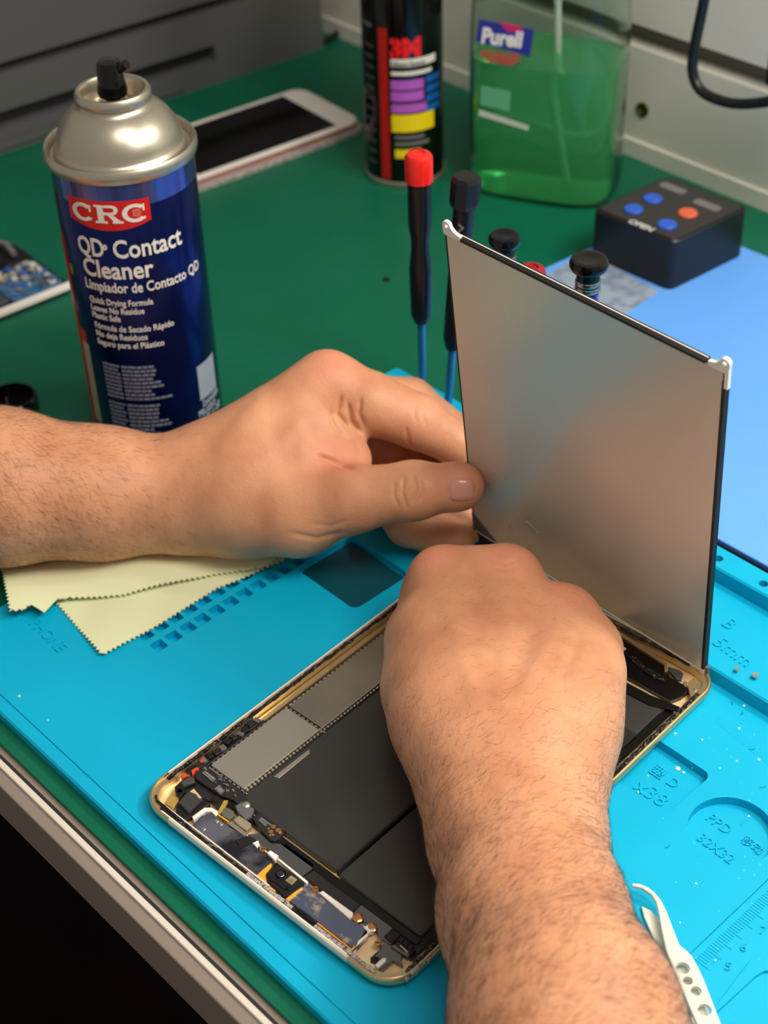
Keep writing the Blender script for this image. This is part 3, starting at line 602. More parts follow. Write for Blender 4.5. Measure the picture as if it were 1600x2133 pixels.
ragged((12, 2.7), (60, 2.7), 2.0, 4.85, 5.4, 'adhesive_strip', 'residue'); ragged((60, 2.7), (84, 2.9), 2.4, 4.85, 5.5, 'adhesive_strip', 'residue_white', label='white adhesive residue'); ragged((95, 2.7), (124, 2.8), 2.2, 4.85, 5.4, 'adhesive_strip', 'residue_white', label='white adhesive residue')
ragged((84, 2.8), (95, 2.8), 2.2, 4.85, 6.0, 'adhesive_strip', 'black_gloss', jig=.2); ragged((14, TL-2.7), (120, TL-2.7), 2.0, 4.85, 5.3, 'adhesive_strip', 'residue')
MB().prism(rrect(14, .98, 112, 1.5, .2, 2), 5.0, 6.12).build('rim_line', 'white_gloss', tb); MB().prism(rrect(.95, 16, 1.45, 186, .2, 2), 5.0, 6.12).build('rim_line', 'white_gloss', tb)
MB().prism(rrect(13, 4.0, 70, 4.6, .2, 2), 1.4, 5.1).build('inner_edge', 'aluminium', tb)
C1 = lambda u, v: (310+u/5.3333, 1560+v/5.3333); C2 = lambda u, v: (500+u/6.1538, 1720+v/6.1538); C3 = lambda u, v: (660+u/5.7143, 1820+v/5.7143)
C4 = lambda u, v: (380+u/3.478, 1240+v/3.478); C5 = lambda u, v: (1240+u/5.3308, 1260+v/5.3325)
def TP(C, pts, z): return [tuple(onz(*C(*p), z)[:2]) for p in pts]
def part(nm, C, pts, z0, z1, m, ch=.15, par=None, **k): return MB().prism(TP(C, pts, z1), z0, z1, ch).build(nm, m, par or tb, **k)
def q4(a, b, c, d): return [a, b, c, d]
# ---- boards and shields down the left side (tablet plan coordinates)
sA = TP(C1, [(680, 165)], 4.4)[0]; sB = TP(C4, [(770, 806)], 4.4)[0]; sC = TP(C4, [(1005, 985)], 4.4)[0]; sD = TP(C1, [(1030, 430)], 4.4)[0]
x0, x1 = (sA[0]+sB[0])/2, (sC[0]+sD[0])/2; y0, y1 = (sA[1]+sD[1])/2, (sB[1]+sC[1])/2
MB().prism([(x0-1.0, y0-17), (x1+1.8, y0-9), (x1+1.8, 182), (x0-1.0, 182)], 1.5, 3.0, .1).build('logic_board', 'flex_black', tb)
MB().prism(rrect(x0, y0, x1, y1-.3, .5, 2), 3.0, 4.4, .25).build('shield_cover', 'shield_perforated', tb, label='finely perforated metal shield cover')
MB().prism(rrect(x0+.3, y1+1.0, x1+.1, 168, .5, 2), 3.0, 4.4, .25).build('shield_cover', 'shield', tb, label='plain grey metal shield cover')
MB().prism([(x1-.1, y0), (x1+.25, y0), (x1+.25, 168), (x1-.1, 168)], 3.0, 4.45).build('bright_edge', 'shield_edge', tb)
tab = MB()
for k in range(62):
    y = y0+1.0+k*1.95; tab.box((x1+.95, y, 3.5), (.9, 1.25, .7), .25, .12)
for k in range(44): tab.box((x0-.35, y0+2+k*2.5, 3.5), (.6, 1.4, .8), 0, .1)
for k in range(9): tab.box((x0+2+k*2.4, y0-.5, 3.4), (1.4, .6, .8)); tab.box((x0+2+k*2.4, y1+.35, 3.5), (1.4, .5, .8))
tab.build('shield_clips', 'shield_edge', tb, kind='stuff')
MB().prism(rrect(4.0, 52, x0-2.2, 188, .4, 2), 1.4, 2.6, .3).build('side_rail', 'gold', tb); MB().prism(rrect(x0-2.8, 52, x0-2.2, 188, .2, 2), 1.4, 3.6, .2).build('rail_lip', 'gold', tb)
for k in range(12):            # black button flex assembly with springs
    y = 24+k*3.2; MB().box((5.9+.5*math.sin(k*1.7), y, 3.2), (2.8, 2.2+rng.uniform(-.5, .8), 3.4+rng.uniform(-.6, .6)), rng.uniform(-.4, .4), .2).build('button_spring', ['black_plastic', 'flex_black', 'chip_grey'][k % 3], tb)
MB().prism(rrect(6.8, 22, x0-1.2, 62, .6, 2), 1.4, 3.6, .3).build('button_bracket', 'black_plastic', tb)
# components at the near left corner
part('orange_clip', C1, [(355, 290), (410, 262), (425, 292), (370, 325)], 3, 5.2, 'red_part'); part('orange_clip', C1, [(472, 235), (530, 198), (558, 215), (545, 238), (520, 235), (505, 270), (480, 280)], 3, 5.2, 'red_part'); part('orange_clip', C1, [(560, 125), (600, 105), (625, 120), (580, 148)], 3, 5.0, 'red_part')
fb_ = part('flex_board', C1, [(510, 255), (650, 165), (1000, 440), (1110, 560), (1020, 640), (930, 560), (800, 520), (520, 330)], 2.6, 4.6, 'flex_black', .2)
for k in range(26):
    u = 600+rng.uniform(0, 1)*370; v = 210+(u-600)*.78+rng.uniform(-60, 50)
    w_ = rng.uniform(10, 24); part('component', C1, [(u, v), (u+w_, v+w_*.7), (u+w_*.5, v+w_*1.3), (u-w_*.5, v+w_*.6)], 4.5, 4.9+rng.uniform(0, .4), ['solder', 'chip_grey', 'shield_edge', 'print_grey'][k % 4], 0, par=fb_)
part('connector', C1, [(590, 265), (620, 235), (745, 325), (705, 365)], 4.5, 5.1, 'chip_grey', .1, par=fb_); part('connector_slot', C1, [(625, 262), (640, 250), (725, 318), (708, 335)], 5.0, 5.25, 'solder', 0, par=fb_); part('connector_slot', C1, [(605, 272), (612, 264), (700, 340), (693, 350)], 5.0, 5.25, 'solder', 0, par=fb_)
part('socket', C1, [(725, 440), (775, 400), (845, 455), (795, 505)], 4.5, 5.3, 'chip_grey', .1, par=fb_); part('socket_frame', C1, [(750, 440), (778, 420), (822, 455), (792, 485)], 5.2, 5.4, 'solder', 0, par=fb_)
for k in range(9): part('pin', C1, [(668+k*16, 205+k*12.3), (680+k*16, 200+k*12.3), (690+k*16, 212+k*12.3), (676+k*16, 218+k*12.3)], 4.5, 4.8, 'solder', 0, par=fb_)
jk = part('jack_bracket', C1, [(285, 420), (350, 360), (430, 300), (510, 310), (520, 370), (400, 420), (390, 480), (350, 540), (300, 480)], 2.4, 4.9, 'black_plastic', .3)
part('metal_cover', C1, [(360, 370), (450, 305), (500, 320), (515, 360), (455, 390), (410, 400), (395, 430)], 4.8, 5.2, 'plate_metal', .1, par=jk)
p = onz(*C1(345, 465), 4.9); MB().lathe((p[0], p[1], 4.85), [(1.3, 0), (1.3, .15), (.9, .15), (.85, .05), (.1, .05)], 16).build('screw_hole', 'black_gloss', jk)
part('foam_pad', C1, [(325, 590), (425, 480), (540, 480), (600, 555), (440, 700)], 1.5, 4.9, 'foam', .3); part('speaker_module', C1, [(310, 600), (440, 700), (620, 560), (680, 600), (500, 740), (400, 790), (300, 700)], 1.5, 3.6, 'black_plastic', .3)
part('gold_tape', C1, [(180, 605), (250, 490), (345, 540), (270, 665)], 1.5, 3.4, 'yellow_tape', .3); part('gold_tape', C1, [(455, 475), (500, 440), (590, 545), (560, 550), (520, 500)], 3, 5.0, 'gold_floor', 0)
part('corner_seal', C1, [(75, 570), (100, 560), (430, 830), (470, 860), (440, 880), (380, 830)], 4.9, 5.7, 'residue', .1); part('corner_mark', C1, [(65, 515), (92, 505), (90, 560), (70, 545)], 5.6, 6.1, 'black_matte', 0)
part('black_bracket', C1, [(690, 550), (750, 505), (830, 570), (770, 640)], 3, 5.0, 'black_plastic', .2); part('yellow_flex', C1, [(835, 570), (880, 570), (850, 640), (790, 720), (765, 705), (800, 630)], 3.8, 4.9, 'yellow_tape', .05)
part('antenna_cable', C1, [(480, 750), (560, 690), (620, 648), (700, 650), (770, 690), (775, 720), (740, 740), (690, 690), (630, 695), (560, 740), (500, 790)], 3.2, 4.8, 'white_gloss', .2, label='white curved cable')
part('green_pad', C1, [(800, 700), (860, 645), (940, 690), (955, 735), (890, 785), (820, 745)], 3, 4.8, 'dull_green', .2); part('thin_flex', C1, [(760, 730), (775, 725), (890, 800), (880, 812)], 3, 4.7, 'orange_tape', 0)
part('tape_fold', C1, [(955, 630), (1040, 580), (1170, 660), (1140, 740), (1070, 780), (990, 700)], 3, 5.2, 'chip_grey', .3); part('copper_tape', C1, [(940, 790), (1000, 735), (1130, 820), (1140, 860), (1080, 905), (1000, 850)], 3, 5.0, 'tan_tape', .3)
p = onz(*C1(1080, 615), 5.6); MB().lathe((p[0], p[1], 5.0), [(1.7, 0), (1.6, .5), (1.0, .95), (.2, 1.1)], 16).build('solder_blob', 'solder', tb, smooth=True)
sb = part('sensor_board', C1, [(1150, 770), (1235, 690), (1360, 800), (1490, 890), (1500, 930), (1400, 1020), (1350, 1010), (1240, 900)], 3.2, 4.8, 'flex_black', .2)
for u, v, r in ((1385, 865, 1.0), (1440, 905, 1.1), (1355, 920, .9), (1330, 885, .5), (1380, 955, .6), (1460, 930, .7), (1350, 960, .5)):
    p = onz(*C1(u, v), 4.9); MB().lathe((p[0], p[1], 4.75), [(r, 0), (r, .25), (r*.65, .25), (r*.6, .1), (.05, .1)], 14).build('contact_ring', 'gold_pad', sb)
for k in range(8): part('component', C1, [(1240+k*15, 765+k*11), (1254+k*15, 757+k*11), (1262+k*15, 768+k*11), (1248+k*15, 776+k*11)], 4.7, 4.95, 'solder', 0, par=sb)
part('connector', C1, [(1215, 790), (1240, 765), (1320, 830), (1290, 860)], 4.7, 5.2, 'chip_grey', .1, par=sb)
# foils and bars along the camera end
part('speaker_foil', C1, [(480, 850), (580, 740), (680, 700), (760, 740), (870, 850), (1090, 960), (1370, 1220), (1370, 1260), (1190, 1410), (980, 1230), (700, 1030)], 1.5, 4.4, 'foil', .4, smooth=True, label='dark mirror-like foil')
for u, v in ((755, 800), (800, 832), (610, 885)): part('reflective_dot', C1, [(u-22, v), (u, v-18), (u+22, v), (u, v+18)], 4.35, 4.6, 'solder', 0)
part('metal_strip', C1, [(865, 820), (920, 800), (1085, 930), (1080, 970), (1060, 965)], 3.5, 4.7, 'shield_edge', .1); part('black_tape', C1, [(955, 1010), (1090, 965), (1190, 1000), (1180, 1030), (1110, 1060), (1010, 1100), (1000, 1060)], 4.2, 4.9, 'black_matte', .1)
part('white_bar', C1, [(1150, 1040), (1215, 1010), (1230, 1060), (1200, 1090)], 3, 5.2, 'white_gloss', .3); part('white_bar', C1, [(1310, 1150), (1350, 1120), (1440, 1180), (1400, 1235)], 3, 5.2, 'white_gloss', .3)
part('metal_arm', C1, [(1215, 1080), (1235, 1060), (1330, 1140), (1315, 1165)], 3, 4.7, 'shield_edge', .1)
part('inner_plate', C2, [(100, 110), (260, 90), (400, 210), (600, 240), (940, 490), (940, 540), (800, 640), (480, 400), (250, 230)], 1.5, 3.6, 'plate_metal', .2)
part('inner_plate', C2, [(830, 660), (960, 550), (1160, 640), (1450, 900), (1540, 1010), (1440, 1110), (1050, 830)], 1.5, 3.2, 'flex_black', .2)
part('long_bar', C2, [(475, 425), (500, 415), (875, 715), (850, 740)], 4, 5.3, 'white_gloss', .15); part('long_bar', C2, [(1015, 855), (1060, 828), (1450, 1110), (1440, 1160), (1400, 1185)], 3, 5.0, 'white_part', .25)
cmr = part('camera_module', C2, [(330, 620), (440, 470), (480, 465), (820, 710), (830, 760), (640, 880), (560, 910), (480, 830), (350, 730)], 1.5, 5.4, 'black_plastic', .5)
part('upper_block', C2, [(340, 610), (430, 520), (480, 480), (800, 720), (630, 830), (540, 800), (470, 730), (370, 690)], 5.3, 5.9, 'black_plastic', .3, par=cmr)
p = onz(*C2(520, 622), 6.1); MB().lathe((p[0], p[1], 5.8), [(2.5, 0), (2.5, .35), (2.1, .4), (1.9, .1), (1.5, .1)], 28, cap=False).build('lens_ring', 'black_matte', cmr, smooth=True); MB().lathe((p[0], p[1], 5.8), [(1.7, 0), (1.5, .5), (1.0, .8), (.2, .9)], 24).build('lens', 'lens_glass', cmr, smooth=True)
for u, v in ((462, 498), (605, 795)):
    p = onz(*C2(u, v), 6.0); MB().lathe((p[0], p[1], 5.85), [(.8, 0), (.8, .1), (.1, .1)], 12).build('pin_hole', 'black_gloss', cmr)
part('sensor_window', C2, [(580, 700), (655, 635), (735, 690), (665, 760)], 5.8, 6.0, 'tan_tape', 0, par=cmr)
for k in range(5): part('sensor_pad', C2, [(600+k*13, 700+k*9), (640+k*13, 665+k*9), (646+k*13, 670+k*9), (607+k*13, 706+k*9)], 5.95, 6.1, 'gold_pad', 0, par=cmr)
part('orange_film', C2, [(205, 640), (395, 475), (412, 520), (335, 610), (345, 720), (480, 820), (430, 850), (360, 800), (300, 760)], 1.5, 4.6, 'orange_tape', .1); part('orange_film', C2, [(585, 935), (790, 780), (800, 790), (620, 965)], 3, 5.0, 'orange_tape', .1)
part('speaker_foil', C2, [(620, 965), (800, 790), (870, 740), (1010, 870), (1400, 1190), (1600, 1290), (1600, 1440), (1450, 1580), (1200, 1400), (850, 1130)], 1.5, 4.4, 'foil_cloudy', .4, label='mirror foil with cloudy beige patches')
part('copper_edge', C3, [(0, 590), (10, 580), (415, 895), (600, 725), (612, 735), (418, 915)], 4.0, 4.7, 'orange_tape', 0)
def screw(u, v, C, m='solder', r=1.35):
    p = onz(*C(u, v), 5.1); s_ = MB().lathe((p[0], p[1], 4.3), [(r, 0), (r, .6), (r*.8, .85), (r*.3, .85), (.05, .5)], 18).build('screw', m, tb, smooth=True)
    MB().box((p[0], p[1], 5.2), (r*1.1, .32, .12), .8).build('cross_slot', 'black_matte', s_)
for a_ in ((298, 295, C2, 'gold_pad'), (965, 805, C2, 'gold_pad'), (725, 820, C3, 'gold_pad')): screw(*((a_[0][0], a_[0][1], C2, 'gold_pad') if isinstance(a_[0], tuple) else a_))
for u, v in ((490, 515), (655, 630)):
    p = onz(*C3(u, v), 4.8); MB().lathe((p[0], p[1], 3.8), [(2.1, 0), (2.0, .8), (1.2, 1.2), (.1, 1.3)], 20).build('gold_contact', 'gold_pad', tb, smooth=True)
part('grey_frame', C3, [(550, 630), (640, 590), (700, 640), (680, 680), (630, 690), (500, 800), (440, 960), (410, 950), (470, 860), (600, 740), (590, 670)], 3, 4.9, 'white_part', .2, label='grey white frame piece')
part('wide_plate', C3, [(440, 460), (540, 350), (980, 690), (1010, 740), (880, 850), (800, 780), (760, 800), (700, 660), (560, 570)], 1.6, 3.4, 'plate_metal', .2); part('flex_strip', C3, [(800, 740), (900, 640), (1000, 720), (900, 830)], 3.0, 4.0, 'black_matte', .2)
bp_ = part('stamped_plate', C3, [(740, 860), (810, 820), (900, 860), (1020, 970), (1000, 1020), (1030, 1090), (910, 1030), (790, 1130), (730, 1130), (830, 1010), (690, 980), (750, 910)], 1.6, 3.6, 'plate_metal', .2)
part('dark_cutout', C3, [(640, 1000), (740, 910), (700, 980), (740, 1030), (690, 1075), (640, 1050)], 1.45, 1.9, 'black_matte', 0); part('white_tab', C3, [(690, 1090), (780, 1000), (830, 1000), (820, 1040), (730, 1120)], 3.4, 4.4, 'white_part', .2)
hs = part('rear_sensor', C3, [(920, 850), (980, 740), (1160, 850), (1180, 900), (1110, 980), (1000, 920)], 1.6, 4.6, 'black_plastic', .4)
for i_, (u, v) in enumerate(((1000, 775), (1060, 820), (1110, 860))): part('block', C3, [(u-40, v+10), (u, v-35), (u+50, v), (u+10, v+45)], 4.5, 5.2, 'black_matte', .2, par=hs)
part('steel_bar', C3, [(985, 850), (1000, 845), (1090, 930), (1075, 940)], 4.5, 5.0, 'solder', .1, par=hs)
part('plate_arm', C3, [(880, 860), (920, 840), (1110, 960), (1080, 985)], 3.5, 4.6, 'plate_metal', .2)
part('hole_mark', C3, [(1085, 1105), (1100, 1090), (1120, 1105), (1102, 1118)], 1.4, 1.7, 'black_matte', 0)
ragged(onz(*C3(1050, 1260), 5)[:2], onz(*C3(1350, 985), 5)[:2], 2.2, 4.4, 5.7, 'adhesive_strip', 'residue_white')
# batteries
bL0 = onz(*C2(1230, 575), 4.2)[:2]; bL = onz(*C1(1050, 590), 4.2)[:2]; xL = x1+3.0
bm_ = onz(*(704, 1815), 4.2)[:2]
ys = 27.0; xm = bm_[0]
part('ridge_tape', C4, [(660, 1310), (920, 1110), (925, 1140), (700, 1322)], 3.2, 4.5, 'shield_edge', .3, label='pale grey metal strip')
MB().prism(rrect(xL-.6, bm_[1], xm-.8, 172, 1.5), 1.5, 4.2, .5).build('battery_cell', 'battery_black', tb, smooth=True); MB().prism(rrect(xm+1.0, bm_[1]-1.0, TW-9, 172, 1.5), 1.5, 4.2, .5).build('battery_cell', 'battery_black', tb, smooth=True)
MB().prism(rrect(xL-2.5, bm_[1]-5.0, TW-8, bm_[1]-1.6, 1), 1.5, 3.6, .3).build('battery_wrap', 'wrap_black', tb); MB().prism(rrect(xm-.8, bm_[1], xm+1.0, 172, .1, 1), 1.5, 2.2).build('battery_gap', 'black_gloss', tb)
MB().prism(rrect(TW-9, 16, TW-5.4, 176, 1), 1.5, 3.2, .3).build('battery_wrap', 'wrap_black', tb)
part('black_label', C5, [(100, 1720), (140, 1250), (250, 1310), (465, 1440), (180, 1700)], 4.1, 4.35, 'black_matte', 0); part('black_sheet', C5, [(100, 820), (300, 830), (620, 1000), (940, 1130), (930, 1180), (600, 1110), (280, 940)], 4.0, 4.8, 'wrap_black', .2)
part('connector_rail', C5, [(200, 290), (240, 270), (800, 640), (800, 740), (770, 730), (770, 660)], 3.5, 5.3, 'gold', .2); part('black_tray', C5, [(150, 260), (240, 320), (790, 690), (830, 800), (980, 880), (1050, 940), (960, 1010), (840, 1060), (300, 760), (150, 640)], 1.5, 3.9, 'black_gloss', .3)
part('torn_tape', C5, [(360, 560), (450, 570), (560, 680), (700, 760), (800, 810), (770, 860), (620, 790), (480, 690)], 3.8, 4.4, 'residue', .1); part('bright_scrap', C5, [(270, 450), (345, 480), (335, 500), (280, 480)], 3.9, 4.3, 'print_white', 0)
gl = MB()
for k in range(20): gl.prism(TP(C5, [(330+k*23, 345+k*15), (348+k*23, 357+k*15), (342+k*23, 366+k*15), (324+k*23, 354+k*15)], 4.8), 4.2, 4.8)
gl.build('dock_pins', 'gold_pad', tb, kind='stuff')
part('dock_socket', C5, [(810, 680), (940, 720), (980, 760), (960, 830), (900, 820), (810, 720)], 3.8, 5.0, 'plate_metal', .3); part('corner_bracket', C5, [(1020, 870), (1100, 800), (1180, 860), (1180, 980), (1060, 1040)], 1.5, 4.4, 'gold', .3)
for u, v in ((1000, 868), (1105, 940), (1160, 975)):
    p = onz(*C5(u, v), 4.6); MB().lathe((p[0], p[1], 4.3), [(1.1, 0), (1.0, .3), (.1, .5)], 12).build('screw', 'solder', tb, smooth=True)

# ---------------------------------------------------------------- the display panel held upright
thp, wp, hp, yawp, rlp = 0.1765, 126.26, 170.8, -0.0181, -0.0607
PU = np.array([math.cos(yawp)*math.cos(rlp), math.sin(yawp)*math.cos(rlp), math.sin(rlp)]); PN = np.array([-math.sin(yawp), math.cos(yawp), 0.])
PZ0 = np.cross(PU, PN); PD = PZ0*math.cos(thp)-PN*math.sin(thp); PB = np.array([1.22, 201.4, 14.0]); PT = np.cross(PD, PU)   # PT points behind the panel
PT = -PT if PT[1] < 0 else PT; PT /= np.linalg.norm(PT)
def P3(a, b, c=0): return PB+PU*a+PD*b+PT*c
def pbox(a0, a1, b0, b1, c0, c1): return MB().obox(P3(a0, b0, c0), PU*(a1-a0), PD*(b1-b0), PT*(c1-c0))
dp = thing('display_panel', 'bare display panel held upright, its matt silver back facing the camera', 'display', P3(wp/2, 0))
m = mat('panel_back', (208, 203, 190), .28, .3)
pbox(0.6, wp-1.2, 0.3, hp-1.2, 0, .5).build('reflector_sheet', 'panel_back', dp); pbox(0.3, wp-.3, 0.2, hp-.3, .5, 2.6).build('glass_stack', 'black_gloss', dp)
pbox(0, .7, 6, hp-2, -.1, 2.7).build('edge_rail', 'black_matte', dp); pbox(wp-1.3, wp, 1, hp-5, -.15, 2.8).build('edge_rail', 'black_matte', dp); pbox(6, wp-8.5, hp-1.3, hp, -.15, 2.8).build('edge_rail', 'black_matte', dp); pbox(6, wp-8.5, hp, hp+.25, 1.6, 2.0).build('edge_line', 'aluminium', dp)
pbox(1, wp-1, 0, .5, -.3, 2.6).build('bottom_lip', 'white_gloss', dp)
def bracket(a, sgn, b, par):
    def wing(pts, c0, c1):
        V = [P3(a+sgn*p[0], b+p[1], c) for c in (c0, c1) for p in pts]; n = len(pts)
        return V, [tuple(range(n))[::-1], tuple(range(n, 2*n))]+[(i, (i+1) % n, n+(i+1) % n, n+i) for i in range(n)]
    outer = [(0, -1.2), (-.3, 1.8)]+[(1.6+2.0*math.cos(D(t)), 3.2+2.0*math.sin(D(t))) for t in (170, 135, 100, 65, 30, 0)]+[(5.4, 1.2), (8.2, .7), (8.2, -1.2)]
    w_ = MB(); N = len(outer); hole = [(1.7+.95*math.cos(2*math.pi*k/N), 3.0+.95*math.sin(2*math.pi*k/N)) for k in range(N)]
    st = max(range(N), key=lambda k: 1); cx, cy_ = 1.7, 3.0
    an = [math.atan2(p[1]-cy_, p[0]-cx) for p in outer]; hl = [(cx+.95*math.cos(t), cy_+.95*math.sin(t)) for t in an]
    V = [P3(a+sgn*p[0], b+p[1], c) for c in (-.2, 1.3) for p in outer]+[P3(a+sgn*p[0], b+p[1], c) for c in (-.2, 1.3) for p in hl]
    F = []
    for i in range(N):
        j = (i+1) % N; F += [(i, j, 2*N+j, 2*N+i), (N+j, N+i, 3*N+i, 3*N+j), (i, N+i, N+j, j), (2*N+i, 2*N+j, 3*N+j, 3*N+i)]
    MB().add(V, F).build('corner_bracket', 'white_gloss', par, label='white corner ear with hole')
bracket(-.5, 1, hp, dp); bracket(wp+.9, -1, hp, dp)
pbox(wp-.4, wp+1.1, hp-8, hp+1, -.3, 1.4).build('side_clip', 'white_gloss', dp)
pbox(wp-2.2, wp+.4, -7, 1.5, -.3, 1.8).build('foot_clip', 'white_part', dp); pbox(wp+.4, wp+1.8, -3, 3.5, .2, 1.6).build('bent_tab', 'chip_grey', dp)
V = [P3(*q) for q in ((0, 1, -.35), (14, 1, -.35), (5, 8.5, -.35), (0, 12.5, -.35), (0, 1, -.05), (14, 1, -.05), (5, 8.5, -.05), (0, 12.5, -.05))]
MB().add(V, [(3, 2, 1, 0), (4, 5, 6, 7), (0, 1, 5, 4), (1, 2, 6, 5), (2, 3, 7, 6), (3, 0, 4, 7)]).build('black_tape', 'case_grey', dp)
pbox(.2, 15, -8.5, 1.2, .4, .9).build('flex_cable', 'case_dark', dp)
for k in range(12): pbox(-.05, .75, -7+k*1.5, -6.4+k*1.5, -.45, -.1).build('edge_contact', 'shield_edge', dp)
def pq(px, py): 
    q = onpl(px, py, PB-PT*.1, PT)-PB; return np.dot(q, PU), np.dot(q, PD)
sc = MB()
for a_, b_2 in (((1095, 1085), (1122, 1113)), ((1122, 1113), (1133, 1110)), ((1092, 1080), (1104, 1072)), ((1057, 1112), (1068, 1106)), ((1058, 1095), (1064, 1097))):
    p, q = pq(*a_), pq(*b_2); sc.tube([P3(p[0], p[1], -.05), P3(q[0], q[1], -.05)], .22, 6)
sc.build('scratch_marks', 'shield_edge', dp)

# ---------------------------------------------------------------- cleaning cloth with pinked edges
def mesh_cloth(outline, hfun, nm, label, m, par=None, teeth=2.4, amp=1.25, pinked=None):
    P = [np.array(p, float) for p in outline]; B_ = []
    for i in range(len(P)):
        a, b = P[i], P[(i+1) % len(P)]; L_ = np.linalg.norm(b-a); k = max(2, int(L_/(teeth/2))//2*2); nrm = np.array([-(b-a)[1], (b-a)[0]])/L_
        for j in range(k): B_.append(a+(b-a)*j/k+(nrm*amp*(j % 2) if (pinked is None or i in pinked) else 0))
    bm = bmesh.new(); vs = [bm.verts.new((p[0], p[1], 0)) for p in B_]; f = bm.faces.new(vs)
    bmesh.ops.triangulate(bm, faces=[f])
    x0_, x1_ = min(p[0] for p in B_), max(p[0] for p in B_); y0_, y1_ = min(p[1] for p in B_), max(p[1] for p in B_)
    for ax_, lo, hi in ((0, x0_, x1_), (1, y0_, y1_)):
        for t in np.arange(lo+1.5, hi, 2.5):
            nn = (1, 0, 0) if ax_ == 0 else (0, 1, 0); co = (t, 0, 0) if ax_ == 0 else (0, t, 0)
            bmesh.ops.bisect_plane(bm, geom=bm.verts[:]+bm.edges[:]+bm.faces[:], plane_co=co, plane_no=nn)
    V = [(v.co.x, v.co.y, hfun(v.co.x, v.co.y)) for v in bm.verts]; bm.verts.index_update(); F = [tuple(v.index for v in f.verts) for f in bm.faces]; bm.free()
    n_ = len(V); V2 = [(v[0], v[1], v[2]+.45) for v in V]; bmx = MB().add(V+V2, [f[::-1] for f in F]+[tuple(i+n_ for i in f) for f in F])
    return bmx.build(nm, m, par, smooth=True, angle=180)
mat('cloth', (224, 228, 186), .9, 0, bump=(2.2, .04), spec=.15)
mat('cloth_green', (168, 206, 132), .9, 0, bump=(2.2, .04), spec=.15)
cl = thing('cleaning_cloth', 'pale yellow cleaning cloth with zigzag edges crumpled under the left forearm', 'cloth', (*onz(250, 1200, 0)[:2], 0.3))
z = lambda *pts: [tuple(onz(px, py, h)[:2]) for px, py, h in pts]
o1_ = z((215, 1366, .5), (130, 1262, 2), (112, 1240, 3), (160, 1225, 3), (260, 1150, 1), (430, 1120, 1), (560, 1120, 1), (592, 1168, 1), (450, 1225, .5), (330, 1300, .5))
mesh_cloth(o1_, lambda x, y: 0.5+1.2*max(0, math.sin(x*.09+y*.05)), 'lower_layer', '', 'cloth', cl, pinked=(0, 1, 7, 8, 9, 6))
o2_ = z((3, 1190, 4), (20, 1280, 4), (48, 1278, 4), (66, 1262, 5), (90, 1268, 7), (116, 1236, 8), (150, 1232, 8), (260, 1236, 5), (450, 1195, 3), (560, 1180, 3), (590, 1160, 2), (520, 1100, 2), (300, 1090, 3), (60, 1100, 3), (-20, 1150, 3))
mesh_cloth(o2_, lambda x, y: 3.4+1.6*math.sin(x*.075-y*.03)+1.0*math.sin(y*.11+x*.02), 'upper_layer', '', 'cloth', cl, pinked=(0, 1, 2, 5, 6, 7, 8, 9))
o3_ = z((66, 1262, 3), (90, 1274, 3), (118, 1240, 4), (150, 1228, 4), (100, 1200, 4))
mesh_cloth(o3_, lambda x, y: 2.4, 'underside_fold', '', 'cloth_green', cl, pinked=(0,))

# ---------------------------------------------------------------- tweezers and small things on the mat
mat('tweezer_white', (232, 224, 208), .35, 0, coat=.2)
tw = thing('tweezers', 'cream white bent tip tweezers with round holes lying beside the right forearm', 'tweezers', (*onz(1420, 2000, 2)[:2], 0.5))
def twp(u, v, z_=4.0): return tuple(onz(1240+u/3.658, 1550+v/3.6585, z_)[:2])
armo = [twp(*p) for p in ((275, 1080), (340, 1085), (400, 1110), (450, 1150), (500, 1210), (540, 1290), (580, 1400), (640, 1550), (700, 1600), (730, 1630), (780, 1720), (830, 1830), (880, 1960), (930, 2090), (990, 2240), (1080, 2450),
                          (1010, 2490), (850, 2330), (740, 2080), (660, 1900), (590, 1740), (540, 1600), (500, 1420), (480, 1300), (460, 1220), (420, 1160), (350, 1115), (278, 1098))]
aa = MB().prism(armo, 4.2, 5.7, .3).build('arm', 'tweezer_white'); ct = MB()
for u, v, r in ((668, 1715, 2.4), (705, 1812, 1.75), (767, 1890, 1.9), (833, 2035, 2.4)): ct.prism(circ(twp(u, v, 5), r, 20), 0, 9)
boolean(aa, ct); aa.parent = tw; aa.location = aa.location-tw.location
low = [twp(*p, .8) for p in ((350, 1240), (420, 1270), (470, 1320), (520, 1420), (590, 1600), (700, 1680), (800, 1900), (870, 2060), (930, 2200), (1010, 2400), (950, 2500), (760, 2260), (640, 2000), (540, 1740), (440, 1480), (370, 1320))]
MB().prism(low, .15, 1.5, .3).build('arm', 'tweezer_white', tw); e_ = twp(960, 2400, 3); MB().prism([twp(940, 2300, 3), twp(1030, 2340, 3), twp(1085, 2450, 3), twp(1010, 2490, 3)], .3, 5.6, .3).build('heel_joint', 'tweezer_white', tw)
for px, py, lb_ in ((1535, 1398, 'tiny silver screw standing on the cyan tray, left one of the pair'), (1573, 1411, 'slightly larger silver screw on the cyan tray near the right edge')):
    p = onz(px, py, 8); r = 1.1 if px < 1550 else 1.5
    tag(MB().lathe((p[0], p[1], 7.5), [(r*.4, 0), (r*.4, 1.2), (r, 1.5), (r*.9, 2.2), (.1, 2.2)], 12).build('screw', 'solder', smooth=True), lb_, 'screw')
db = MB()
